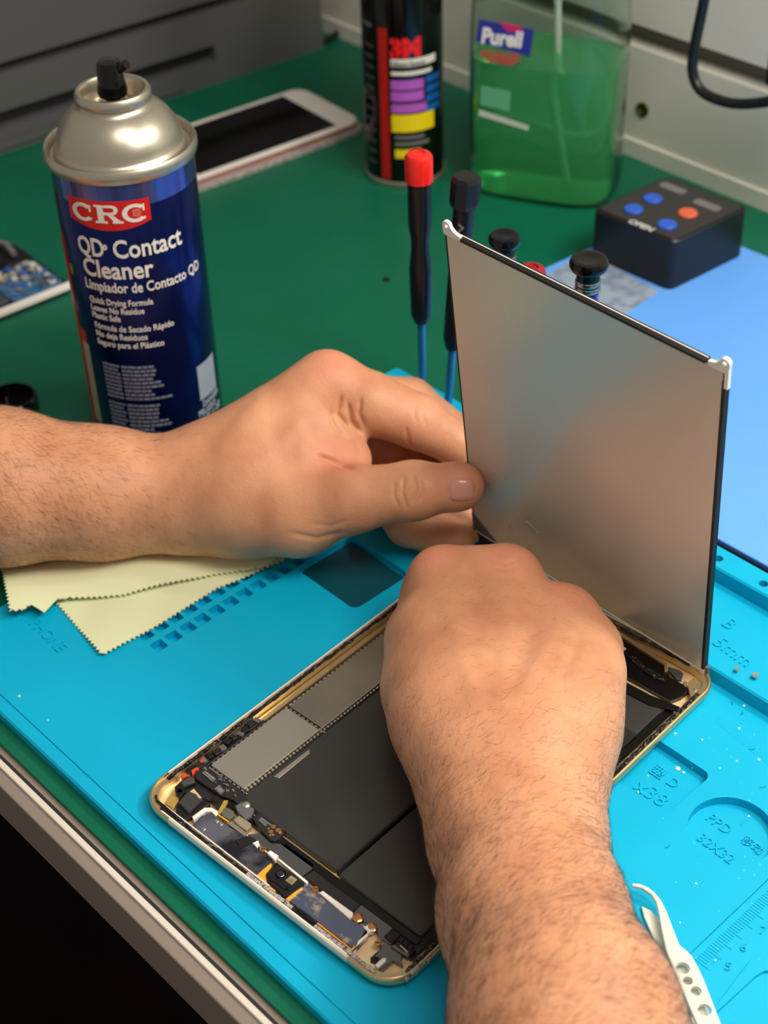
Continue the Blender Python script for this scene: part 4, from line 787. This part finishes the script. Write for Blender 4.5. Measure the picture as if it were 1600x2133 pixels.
for px, py, r in ((1412, 1601, .95), (1424, 1609, .5), (1535, 1585, .35), (1407, 1528, .5), (1463, 1541, .35), (1540, 1517, .5), (1581, 1582, .5), (1330, 1650, .4), (1450, 1840, .4), (1417, 1922, .3), (1550, 1470, .5), (1500, 1600, .3), (40, 1450, .5), (100, 1500, .3), (1490, 2000, .3), (1560, 1700, .4), (1350, 1616, .3)):
    zz_ = -4.1 if 1320 < px < 1430 and 1560 < py < 1690 else 0; p = onz(px, py, zz_); db.lathe((p[0], p[1], zz_), [(r*1.2, 0), (r, r*.4), (.05, r*.5)], 7)
for k in range(60):
    px, py = rng.uniform(1340, 1600), rng.uniform(1440, 2000); p = onz(px, py, 0); r = rng.uniform(.08, .2); db.lathe((p[0], p[1], -0.02), [(r, 0), (r*.8, r*.6), (.03, r*.7)], 5)
dbo = db.build('dust_specks', 'white_plastic', rm); dbo['kind'] = 'stuff'
hr = MB()
for px, py, a in ((1542, 1490, 1.2), (1583, 1640, .3), (1525, 1468, 2), (1385, 1765, .6), (1560, 1560, .1)):
    p = onz(px, py, .2); hr.tube([p, p+np.array([math.cos(a), math.sin(a), .3])*1.2, p+np.array([math.cos(a+.6), math.sin(a+.6), .1])*2.4], .09, 4)
hro = hr.build('loose_hairs', 'black_matte', rm); hro['kind'] = 'stuff'

# ---------------------------------------------------------------- the person's two arms: one implicit surface each, meshed by surface nets
def smin(a, b, k):
    h = np.maximum(k-np.abs(a-b), 0)/k
    return np.minimum(a, b)-h*h*k*0.25
class Field:
    def __init__(s, lo, hi, vox):
        s.vox = vox; s.lo = np.array(lo, float); s.n = np.ceil((np.array(hi)-s.lo)/vox).astype(int)+1
        s.D = np.full(s.n, 60.0, np.float32); s.ax = [np.float32(s.lo[i])+np.arange(s.n[i], dtype=np.float32)*np.float32(vox) for i in range(3)]
    def box(s, lo, hi):
        a = np.maximum(np.floor((lo-s.lo)/s.vox).astype(int), 0); b = np.minimum(np.ceil((hi-s.lo)/s.vox).astype(int)+1, s.n)
        return tuple(slice(a[i], max(b[i], a[i])) for i in range(3))
    def grid(s, sl): return np.meshgrid(s.ax[0][sl[0]], s.ax[1][sl[1]], s.ax[2][sl[2]], indexing='ij', sparse=True)
def cone_d(G, a, b, ra, rb, flat=None):
    a = np.array(a, float); b = np.array(b, float); ba = b-a; L2 = float(ba@ba)+1e-9
    X, Y, Z = G[0]-np.float32(a[0]), G[1]-np.float32(a[1]), G[2]-np.float32(a[2])
    t = np.clip((X*np.float32(ba[0])+Y*np.float32(ba[1])+Z*np.float32(ba[2]))/np.float32(L2), 0, 1)
    dx, dy, dz = X-t*np.float32(ba[0]), Y-t*np.float32(ba[1]), Z-t*np.float32(ba[2])
    if flat is not None:       # (unit vector, factor): squash the section along the vector
        f, k = flat; q = dx*np.float32(f[0])+dy*np.float32(f[1])+dz*np.float32(f[2]); g = np.float32(1/k-1)
        r2 = dx*dx+dy*dy+dz*dz+q*q*((1/k)**2-1)
        return (np.sqrt(r2)-np.float32(ra)-t*np.float32(rb-ra))*np.float32(0.5+0.5*k)
    return np.sqrt(dx*dx+dy*dy+dz*dz)-np.float32(ra)-t*np.float32(rb-ra)
def group(Fd, prims, k, Dst, kd):          # prims: (a, b, ra, rb[, flat]); union them with k, then blend into Dst with kd
    lo = np.min([np.minimum(p[0], p[1])-max(p[2], p[3]) for p in prims], 0)-k-kd-3; hi = np.max([np.maximum(p[0], p[1])+max(p[2], p[3]) for p in prims], 0)+k+kd+3
    sl = Fd.box(lo, hi); acc = None; tot = np.full([q.stop-q.start for q in sl], 60.0, np.float32)
    for p in prims:
        s2 = Fd.box(np.minimum(p[0], p[1])-max(p[2], p[3])-k-kd-3, np.maximum(p[0], p[1])+max(p[2], p[3])+k+kd+3)
        l2 = tuple(slice(a.start-b.start, a.stop-b.start) for a, b in zip(s2, sl))
        d = cone_d(Fd.grid(s2), *p[:4], flat=(p[4] if len(p) > 4 else None)); tot[l2] = smin(tot[l2], d, k)
    Dst[sl] = smin(Dst[sl], tot, kd)
def carve(Fd, a, b, ra, rb, k):            # smooth subtraction of a tapered capsule
    lo = np.minimum(a, b)-max(ra, rb)-k-2; hi = np.maximum(a, b)+max(ra, rb)+k+2; sl = Fd.box(lo, hi)
    d = cone_d(Fd.grid(sl), a, b, ra, rb); Fd.D[sl] = -smin(-Fd.D[sl], d, k)
def surface_nets(Fd):
    D = Fd.D
    for ax in range(3):
        for e_ in (0, -1):
            q_ = [slice(None)]*3; q_[ax] = e_; D[tuple(q_)] = np.maximum(D[tuple(q_)], .4)
    s = D < 0; nx, ny, nz = D.shape
    c = np.zeros((nx-1, ny-1, nz-1), np.int8)
    for dx in (0, 1):
        for dy in (0, 1):
            for dz in (0, 1): c += s[dx:nx-1+dx, dy:ny-1+dy, dz:nz-1+dz]
    act = np.argwhere((c > 0) & (c < 8)); idx = np.full(c.shape, -1, np.int32); idx[tuple(act.T)] = np.arange(len(act))
    acc = np.zeros((len(act), 3)); cnt = np.zeros(len(act))
    cor = [(i, j, k) for i in (0, 1) for j in (0, 1) for k in (0, 1)]; val = {o: D[act[:, 0]+o[0], act[:, 1]+o[1], act[:, 2]+o[2]] for o in cor}
    for o in cor:
        for ax in range(3):
            if o[ax] == 0:
                o2 = list(o); o2[ax] = 1; o2 = tuple(o2); a, b = val[o], val[o2]; m_ = (a < 0) != (b < 0)
                t = np.where(m_, a/(a-b+1e-12), 0); p = np.tile(np.array(o, float), (len(act), 1)); p[:, ax] += t
                acc[m_] += p[m_]; cnt[m_] += 1
    V = Fd.lo+(act+acc/cnt[:, None])*Fd.vox; Fs = []
    for ax in range(3):
        sh = [slice(None)]*3; sh2 = [slice(None)]*3; sh[ax] = slice(0, -1); sh2[ax] = slice(1, None)
        e = s[tuple(sh)] != s[tuple(sh2)]; E = np.argwhere(e); u, v = [q for q in range(3) if q != ax]
        E = E[(E[:, u] > 0) & (E[:, v] > 0) & (E[:, u] < D.shape[u]-1) & (E[:, v] < D.shape[v]-1)]
        def g(du, dv):
            q = E.copy(); q[:, u] -= du; q[:, v] -= dv; return idx[q[:, 0], q[:, 1], q[:, 2]]
        Q = np.stack([g(1, 1), g(0, 1), g(0, 0), g(1, 0)], 1); ins = s[E[:, 0], E[:, 1], E[:, 2]]
        flip = ins if ax != 1 else ~ins
        Q[~flip] = Q[~flip][:, ::-1]; Fs.append(Q)
    return V, np.concatenate(Fs)
def smooth_v(V, Fq, it, lam):
    e = np.concatenate([Fq[:, [0, 1]], Fq[:, [1, 2]], Fq[:, [2, 3]], Fq[:, [3, 0]]]); e = np.concatenate([e, e[:, ::-1]]); n = len(V)
    deg = np.bincount(e[:, 0], minlength=n)+1e-9
    for _ in range(it):
        A = np.stack([np.bincount(e[:, 0], V[e[:, 1], c], n) for c in range(3)], 1)/deg[:, None]; V = V+(A-V)*lam
    return V
def normals(V, Fq):
    n = np.cross(V[Fq[:, 2]]-V[Fq[:, 0]], V[Fq[:, 3]]-V[Fq[:, 1]]); N = np.zeros_like(V)
    for c in range(4):
        for k in range(3): N[:, k] += np.bincount(Fq[:, c], n[:, k], len(V))
    return N/(np.linalg.norm(N, axis=1)[:, None]+1e-12)
def stroke(V, N, pts, w, amp, near=None):      # press a fold (amp < 0) or raise a tendon (amp > 0) along a line over the skin facing the viewer
    q, dep = pj(V); d = np.full(len(V), 1e9); ok = ((CAMP-V)*N).sum(1) > 0
    P = [np.array(p, float) for p in pts]; L_ = sum(np.linalg.norm(P[i+1]-P[i]) for i in range(len(P)-1)); run = 0; tt = np.zeros(len(V))
    for i in range(len(P)-1):
        ab = P[i+1]-P[i]; l = np.linalg.norm(ab); t = np.clip(((q-P[i])@ab)/(l*l), 0, 1); dd = np.linalg.norm(q-P[i]-t[:, None]*ab, axis=1)
        b = dd < d; tt[b] = (run+t[b]*l)/L_; d = np.minimum(d, dd); run += l
    fade = np.clip(np.minimum(tt, 1-tt)*5+.15, 0, 1); m_ = ok & (d < 4*w)
    if near is not None: m_ &= (dep > near[0]) & (dep < near[1])
    V[m_] += N[m_]*(amp*(1.45 if amp < -.35 and w < 6 else 1.0)*fade[m_]*np.exp(-(d[m_]/w)**2))[:, None]

sk = bpy.data.materials.new('skin'); sk.use_nodes = True; MATS['skin'] = sk; nt = sk.node_tree; b_ = nt.nodes['Principled BSDF']
b_.inputs['Roughness'].default_value = .5; b_.inputs['Subsurface Weight'].default_value = .25; b_.inputs['Subsurface Radius'].default_value = (1.0, .4, .22); b_.inputs['Subsurface Scale'].default_value = .0018
b_.inputs['Specular IOR Level'].default_value = .35
tc = nt.nodes.new('ShaderNodeTexCoord'); n1 = nt.nodes.new('ShaderNodeTexNoise'); n1.inputs['Scale'].default_value = 45; n1.inputs['Detail'].default_value = 6; nt.links.new(tc.outputs['Object'], n1.inputs['Vector'])
cr = nt.nodes.new('ShaderNodeValToRGB'); e = cr.color_ramp.elements; e[0].position = .3; e[1].position = .7; e[0].color = (*lin((190, 130, 95)), 1); e[1].color = (*lin((216, 156, 118)), 1); nt.links.new(n1.outputs['Fac'], cr.inputs[0])
at = nt.nodes.new('ShaderNodeAttribute'); at.attribute_name = 'flush'; mx = nt.nodes.new('ShaderNodeMix'); mx.data_type = 'RGBA'; mx.inputs[7].default_value = (*lin((216, 134, 108)), 1)
nt.links.new(at.outputs['Fac'], mx.inputs[0]); nt.links.new(cr.outputs[0], mx.inputs[6]); nt.links.new(mx.outputs[2], b_.inputs['Base Color'])
n2 = nt.nodes.new('ShaderNodeTexVoronoi'); n2.inputs['Scale'].default_value = 850; n3 = nt.nodes.new('ShaderNodeTexNoise'); n3.inputs['Scale'].default_value = 260; n3.inputs['Detail'].default_value = 5
nt.links.new(tc.outputs['Object'], n2.inputs['Vector']); nt.links.new(tc.outputs['Object'], n3.inputs['Vector'])
ad = nt.nodes.new('ShaderNodeMath'); ad.operation = 'MULTIPLY_ADD'; ad.inputs[1].default_value = .45; nt.links.new(n2.outputs['Distance'], ad.inputs[0]); nt.links.new(n3.outputs['Fac'], ad.inputs[2])
bp = nt.nodes.new('ShaderNodeBump'); bp.inputs['Distance'].default_value = .00022; bp.inputs['Strength'].default_value = .8; nt.links.new(ad.outputs[0], bp.inputs['Height']); nt.links.new(bp.outputs[0], b_.inputs['Normal'])
mat('hair_dark', (44, 28, 20), .5); mat('nail', (204, 142, 122), .25, 0, coat=.3)

def skin_mesh(Fd, name, par, strokes, flush):
    V, Fq = surface_nets(Fd); V = smooth_v(V, Fq, 3, .5); N = normals(V, Fq)
    for s_ in strokes: stroke(V, N, *s_)
    V = smooth_v(V, Fq, 1, .3); N = normals(V, Fq)
    fl = np.zeros(len(V))
    for c, r in flush: fl = np.maximum(fl, .6*np.exp(-(np.linalg.norm(V-np.array(c), axis=1)/r)**2))
    base = np.array(wloc(par)/S); me = bpy.data.meshes.new(name); me.vertices.add(len(V)); me.vertices.foreach_set('co', ((V-base)*S).astype(np.float32).ravel())
    me.loops.add(len(Fq)*4); me.loops.foreach_set('vertex_index', Fq.astype(np.int32).ravel()); me.polygons.add(len(Fq)); me.polygons.foreach_set('loop_start', np.arange(0, len(Fq)*4, 4, dtype=np.int32))
    me.polygons.foreach_set('use_smooth', np.ones(len(Fq), bool)); me.update(calc_edges=True); me.validate(); me.materials.append(sk)
    a = me.attributes.new('flush', 'FLOAT', 'POINT'); a.data.foreach_set('value', fl.astype(np.float32))
    o = bpy.data.objects.new(name, me); COL.objects.link(o); o.parent = par; return o, V, N, Fq
def hairs(V, N, sel, count, along, length, nm, par, rad=.055, seed=3):
    r = np.random.default_rng(seed); w = sel/sel.sum(); pick = r.choice(len(V), count, p=w); VV = []; FF = []; n_ = 0
    for i in pick:
        nrm = N[i]; g = along(V[i]); g = g-nrm*(g@nrm); g /= np.linalg.norm(g)+1e-9; sd = np.cross(nrm, g); a = r.normal(0, .45); g = g*math.cos(a)+sd*math.sin(a); L_ = length*r.uniform(.5, 1.2); cv = r.normal(0, .55)
        p = V[i]-nrm*.1; pts = []
        for k in range(5):
            t = k/4; pts.append(p+nrm*(L_*(.28*t-.12*t*t)+.0)+g*L_*t+sd*cv*L_*t*t)
        for k, p in enumerate(pts):
            rr = rad*(1-.75*k/4)
            for j in range(3):
                aa_ = 2.094*j; VV.append(p+(nrm*math.cos(aa_)+sd*math.sin(aa_))*rr)
        for k in range(4):
            for j in range(3): FF.append((n_+k*3+j, n_+k*3+(j+1) % 3, n_+k*3+3+(j+1) % 3, n_+k*3+3+j))
        n_ += 15
    base = np.array(wloc(par)/S); me = bpy.data.meshes.new(nm); me.from_pydata(((np.array(VV)-base)*S).tolist(), [], FF); me.materials.append(MATS['hair_dark'])
    o = bpy.data.objects.new(nm, me); COL.objects.link(o); o.parent = par; o['kind'] = 'stuff'; return o
A_ = lambda x, y, D_: atd(x, y, D_)
person = thing('person', 'person with bare hairy forearms, both hands holding the display panel edge over the tablet', 'person', (-60, -60, 0))

# ---- left hand: thumb in front of the panel edge, fingers behind it
dirn = CAMR[2]
F_ = Field((-330, -20, 2.2), (25, 262, 106), .75)
wr = A_(440, 1025, 716)
arm = [(A_(-760, 960, 706), A_(-330, 1000, 706), 42, 40), (A_(-330, 1000, 706), A_(0, 1014, 712), 40, 33.5), (A_(0, 1014, 712), A_(210, 1027, 716), 33.5, 28), (A_(210, 1027, 716), A_(400, 1030, 718), 28, 24.5), (A_(400, 1030, 718), A_(500, 1010, 718), 24.5, 25.5)]
imc, mmc, rmc, pmc = A_(682, 800, 716), A_(722, 832, 734), A_(738, 890, 752), A_(728, 960, 766)
palm = [(A_(470, 985, 715), imc, 24, 14.5), (A_(480, 1000, 722), mmc, 24, 14), (A_(480, 1020, 730), rmc, 23, 13.5), (A_(480, 1040, 738), pmc, 22, 13), (A_(520, 1040, 722), A_(650, 1010, 742), 24, 20),
        (A_(600, 930, 718), A_(660, 860, 722), 20, 17), (A_(560, 960, 712), A_(690, 940, 714), 22, 14)]
group(F_, arm+palm, 14, F_.D, 6)
# thumb
T0, T1, T2, T3 = A_(560, 1060, 702), A_(730, 1040, 692), A_(862, 1022, 686), A_(952, 1014, 681)
group(F_, [(A_(520, 1050, 706), A_(620, 1062, 702), 22, 21), (A_(620, 1062, 702), T1, 20, 15), (T1, T2, 14.2, 12.6), (T2, T3, 12.2, 9.8), (T3, A_(962, 1013, 680.5), 9.8, 9.4)], 5, F_.D, 12)
# index
I1, I2, I3 = A_(870, 878, 716), A_(960, 930, 719), A_(1045, 960, 727)
group(F_, [(imc, A_(770, 840, 715), 14.2, 14.2), (A_(770, 840, 715), I1, 14.2, 12.6), (I1, I2, 12.3, 9.8), (I2, I3, 9.4, 8.0)], 3, F_.D, 6)
# middle
M1_, M2_, M3_ = A_(855, 838, 742), A_(955, 912, 738), A_(1040, 985, 730)
group(F_, [(mmc, M1_, 13, 11.5), (M1_, M2_, 11.2, 10), (M2_, M3_, 9.5, 8)], 3, F_.D, 5)
# ring and little finger curl down behind the panel foot
R1_, R2_, R3_ = A_(862, 948, 752), A_(908, 1048, 724), A_(1005, 1090, 724)
group(F_, [(rmc, R1_, 12.5, 11), (R1_, R2_, 10.8, 10.6), (R2_, R3_, 10.4, 9.4)], 3, F_.D, 4)
Q1_, Q2_, Q3_ = A_(800, 1030, 744), A_(850, 1092, 718), A_(948, 1130, 716)
group(F_, [(pmc, Q1_, 11.5, 9.6), (Q1_, Q2_, 10.4, 10.2), (Q2_, Q3_, 9.8, 9)], 3, F_.D, 4)
# web between thumb and index
group(F_, [(A_(640, 960, 706), A_(735, 955, 705), 15, 8)], 4, F_.D, 8)
LS = []
for pts, w, a in (([(712, 822), (702, 860), (728, 892)], 4, -1.2), ([(725, 838), (732, 878), (752, 902)], 4, -1.3), ([(752, 828), (748, 862), (762, 892)], 3.5, -.9), ([(688, 850), (692, 880), (712, 905)], 4, -.6),
                  ([(660, 948), (700, 962), (742, 976)], 5, -1.4), ([(690, 900), (730, 915), (748, 950)], 6, -.6),
                  ([(822, 1000), (820, 1030), (832, 1062)], 3, -.55), ([(842, 990), (838, 1025), (848, 1062)], 3, -.7), ([(860, 985), (868, 1018), (858, 1052)], 3, -.7), ([(876, 998), (880, 1025), (872, 1050)], 2.6, -.4),
                  ([(866, 842), (862, 862), (872, 884)], 4, -.3), ([(884, 850), (880, 868), (888, 888)], 4, -.28), ([(846, 890), (852, 930)], 4, -.4),
                  ([(600, 1110), (660, 1122), (720, 1108)], 5, -.5), ([(640, 1090), (690, 1096), (730, 1082)], 4, -.35), ([(560, 800), (500, 900), (440, 960)], 22, .8), ([(640, 860), (560, 950), (480, 1000)], 16, .6)): LS.append((pts, w, a, (640, 760)))
lh, LV, LN, LF = skin_mesh(F_, 'left_arm', person, LS, [(A_(690, 745, 704), 16), (A_(960, 1000, 680), 14), (I1, 12), (T2, 9), (A_(700, 950, 690), 14)])

# ---- thumb nail: a curved plate set on the tip
def nail(center_px, half_px, ang, V, N, nm, par):
    q, dep = pj(V); vis = ((CAMP-V)*N).sum(1) > 0; cs, sn = math.cos(ang), math.sin(ang); n_ = 14; P = []; ok = np.where(vis & (np.linalg.norm(q-np.array(center_px), axis=1) < 80))[0]
    qq, dd = q[ok], dep[ok]; G = []
    for i in range(n_+1):
        for j in range(n_+1):
            u, v = -1+2*i/n_, -1+2*j/n_; su = u*math.sqrt(max(0, 1-v*v*.42)); sv = v*math.sqrt(max(0, 1-u*u*.32))
            p = np.array(center_px, float)+np.array([cs*su*half_px[0]-sn*sv*half_px[1], sn*su*half_px[0]+cs*sv*half_px[1]])
            k = np.argsort(((qq-p)**2).sum(1))[:24]; k = k[dd[k] < dd[k].min()+4][:9]; nn = N[ok][k].mean(0); nn /= np.linalg.norm(nn); lift = .5-.75*max(0, max(abs(u), abs(v))-.72)/.28
            G.append((atd(p[0], p[1], np.median(dd[k])), nn, lift))
    T_ = [g[0]+g[1]*g[2] for g in G]; B2 = [g[0]-g[1]*.8 for g in G]; m_ = (n_+1)**2; F = []
    for i in range(n_):
        for j in range(n_):
            a = i*(n_+1)+j; F += [(a, a+1, a+n_+2, a+n_+1), (m_+a, m_+a+n_+1, m_+a+n_+2, m_+a+1)]
    for i in range(n_):
        for a, b in ((i, i+1), (n_*(n_+1)+i+1, n_*(n_+1)+i), ((i+1)*(n_+1), i*(n_+1)), (i*(n_+1)+n_, (i+1)*(n_+1)+n_)): F.append((b, a, m_+a, m_+b))
    return MB().add(T_+B2, F).build(nm, 'nail', par, smooth=True, angle=80)
nail((962, 1020), (31, 28), -.07, LV, LN, 'fingernail', lh)

# ---- right hand: a closed fist seen from its back, working at the foot of the panel
F2_ = Field((10, -215, 8.0), (325, 210, 165), .95)
wr2 = A_(1068, 1650, 566)
armr = [(A_(1470, 3600, 335), A_(1345, 2900, 404), 46, 42), (A_(1345, 2900, 404), A_(1255, 2500, 428), 40, 37), (A_(1255, 2500, 428), A_(1180, 2133, 470), 37, 32.6), (A_(1180, 2133, 470), A_(1108, 1900, 515), 32.6, 28.6), (A_(1108, 1900, 515), A_(1074, 1720, 552), 28.6, 26.5)]
for a, b, s_ in ((-1, -1, 11), (1, 1, 11)):
    c0, c1 = A_(1076+a*46, 1740, 549), A_(1064+a*60, 1600, 574); armr.append((c0, c1, 23.0, 23.0))
im, mm, rm_, pm = A_(920, 1206, 652), A_(1058, 1206, 646), A_(1176, 1284, 640), A_(1232, 1352, 634)
palr = [(A_(1010, 1600, 574), im, 24, 12.5), (A_(1050, 1600, 574), mm, 24, 13.0), (A_(1085, 1600, 574), rm_, 24, 12.5), (A_(1125, 1590, 576), pm, 23, 12), (A_(1000, 1500, 606), A_(1000, 1300, 642), 24, 18), (A_(1120, 1500, 602), A_(1130, 1360, 634), 24, 20),
        (A_(935, 1480, 592), A_(900, 1330, 628), 23, 17), (A_(1175, 1500, 588), A_(1205, 1400, 616), 20, 16)]
palr += [(A_(930, 1222, 652), A_(1050, 1220, 647), 10.5, 10.5), (A_(990, 1222, 648), A_(1000, 1300, 645), 12, 14)]
group(F2_, armr+palr, 13, F2_.D, 6)
def fing(m, s1, s2, s3, r):
    group(F2_, [(m, s1, r[0], r[1]), (s1, s2, r[1]*.96, r[2]), (s2, s3, r[2]*.98, r[3])], 3, F2_.D, 5)
def wp_(x, y, z): return np.array([x, y, z], float)
fing(im, im+wp_(4, 14, -22), im+wp_(8, -4, -30), im+wp_(12, -18, -26), (12.2, 10, 8.8, 8)); fing(mm, mm+wp_(1, 12, -27), mm+wp_(2, -6, -35), mm+wp_(3, -20, -31), (12.6, 9.8, 8.8, 8))
fing(rm_, rm_+wp_(-2, 10, -22), rm_+wp_(-3, -8, -27), rm_+wp_(-4, -22, -22), (12.2, 9.6, 8.6, 7.8)); fing(pm, pm+wp_(-3, 8, -17), pm+wp_(-5, -8, -20), pm+wp_(-7, -20, -15), (11.2, 8.8, 8, 7.2))
group(F2_, [(A_(960, 1560, 588), A_(885, 1440, 612), 19, 16), (A_(885, 1440, 612), A_(868, 1330, 640), 15, 11.5), (A_(868, 1330, 640), A_(885, 1240, 664), 11.5, 9.5), (A_(885, 1240, 664), im+wp_(12, 2, -22), 9.3, 8.5)], 4, F2_.D, 9)
RS = []
for pts, w, a in (([(1025, 1165), (1050, 1175), (1075, 1168)], 4, -.5), ([(1030, 1182), (1055, 1186), (1082, 1178)], 3.5, -.4), ([(1030, 1150), (1045, 1160), (1050, 1175)], 3, -.3), ([(1020, 1200), (1055, 1204), (1090, 1198)], 4, -.3),
                  ([(1080, 1450), (1140, 1340), (1180, 1270)], 16, .55), ([(1045, 1460), (1055, 1330), (1058, 1220)], 18, .6), ([(1000, 1470), (950, 1330), (925, 1220)], 18, .55), ([(990, 1210), (985, 1280), (1000, 1350)], 20, -.7), ([(1118, 1230), (1110, 1300), (1090, 1370)], 18, -.8), ([(1212, 1310), (1190, 1370), (1170, 1420)], 14, -.9),
                  ([(1268, 1425), (1285, 1435)], 5, -.7), ([(1000, 1640), (1060, 1655), (1130, 1648)], 10, -.3), ([(1010, 1400), (1060, 1480)], 9, .4)): RS.append((pts, w, a, (440, 680)))
rh, RV, RN, RF = skin_mesh(F2_, 'right_arm', person, RS, [(im+wp_(0, 0, 12), 12), (mm+wp_(0, 0, 12), 12), (rm_+wp_(0, 0, 12), 11), (pm+wp_(0, 0, 12), 11)])
# hair
q, dep = pj(RV); up = ((CAMP-RV)*RN).sum(1) > -60
ax_r = (A_(1078, 1720, 552)-A_(1275, 2500, 428)); ax_r /= np.linalg.norm(ax_r); ac = A_(1192, 2133, 470)
sel = np.clip((q[:, 1]-1380)/500, 0, 1)**1.2*up*(q[:, 1] < 2500)+.0
side = np.cross(ax_r, dirn); side /= np.linalg.norm(side)
hairs(RV, RN, sel, 7500, lambda p: ax_r*.35+side*(-1.0)+np.array([0, 0, -.1]), 5.6, 'arm_hair', rh, rad=.042)
sel2 = ((q[:, 1] > 1200) & (q[:, 1] < 1560) & (q[:, 0] > 900) & (q[:, 0] < 1230) & up)*1.0
hairs(RV, RN, sel2, 380, lambda p: ax_r*.2-side, 3.0, 'hand_hair', rh, rad=.028, seed=5)
q, dep = pj(LV); up = ((CAMP-LV)*LN).sum(1) > -60
ax_l = A_(400, 1030, 718)-A_(0, 1014, 712); ax_l /= np.linalg.norm(ax_l); sl_ = np.array([0, 0, -1.])
sel = np.clip((430-q[:, 0])/330, 0, 1)*up*(q[:, 0] > -300); hairs(LV, LN, sel, 3600, lambda p: ax_l*.8+sl_*.9, 5.4, 'arm_hair', lh, rad=.042, seed=9)
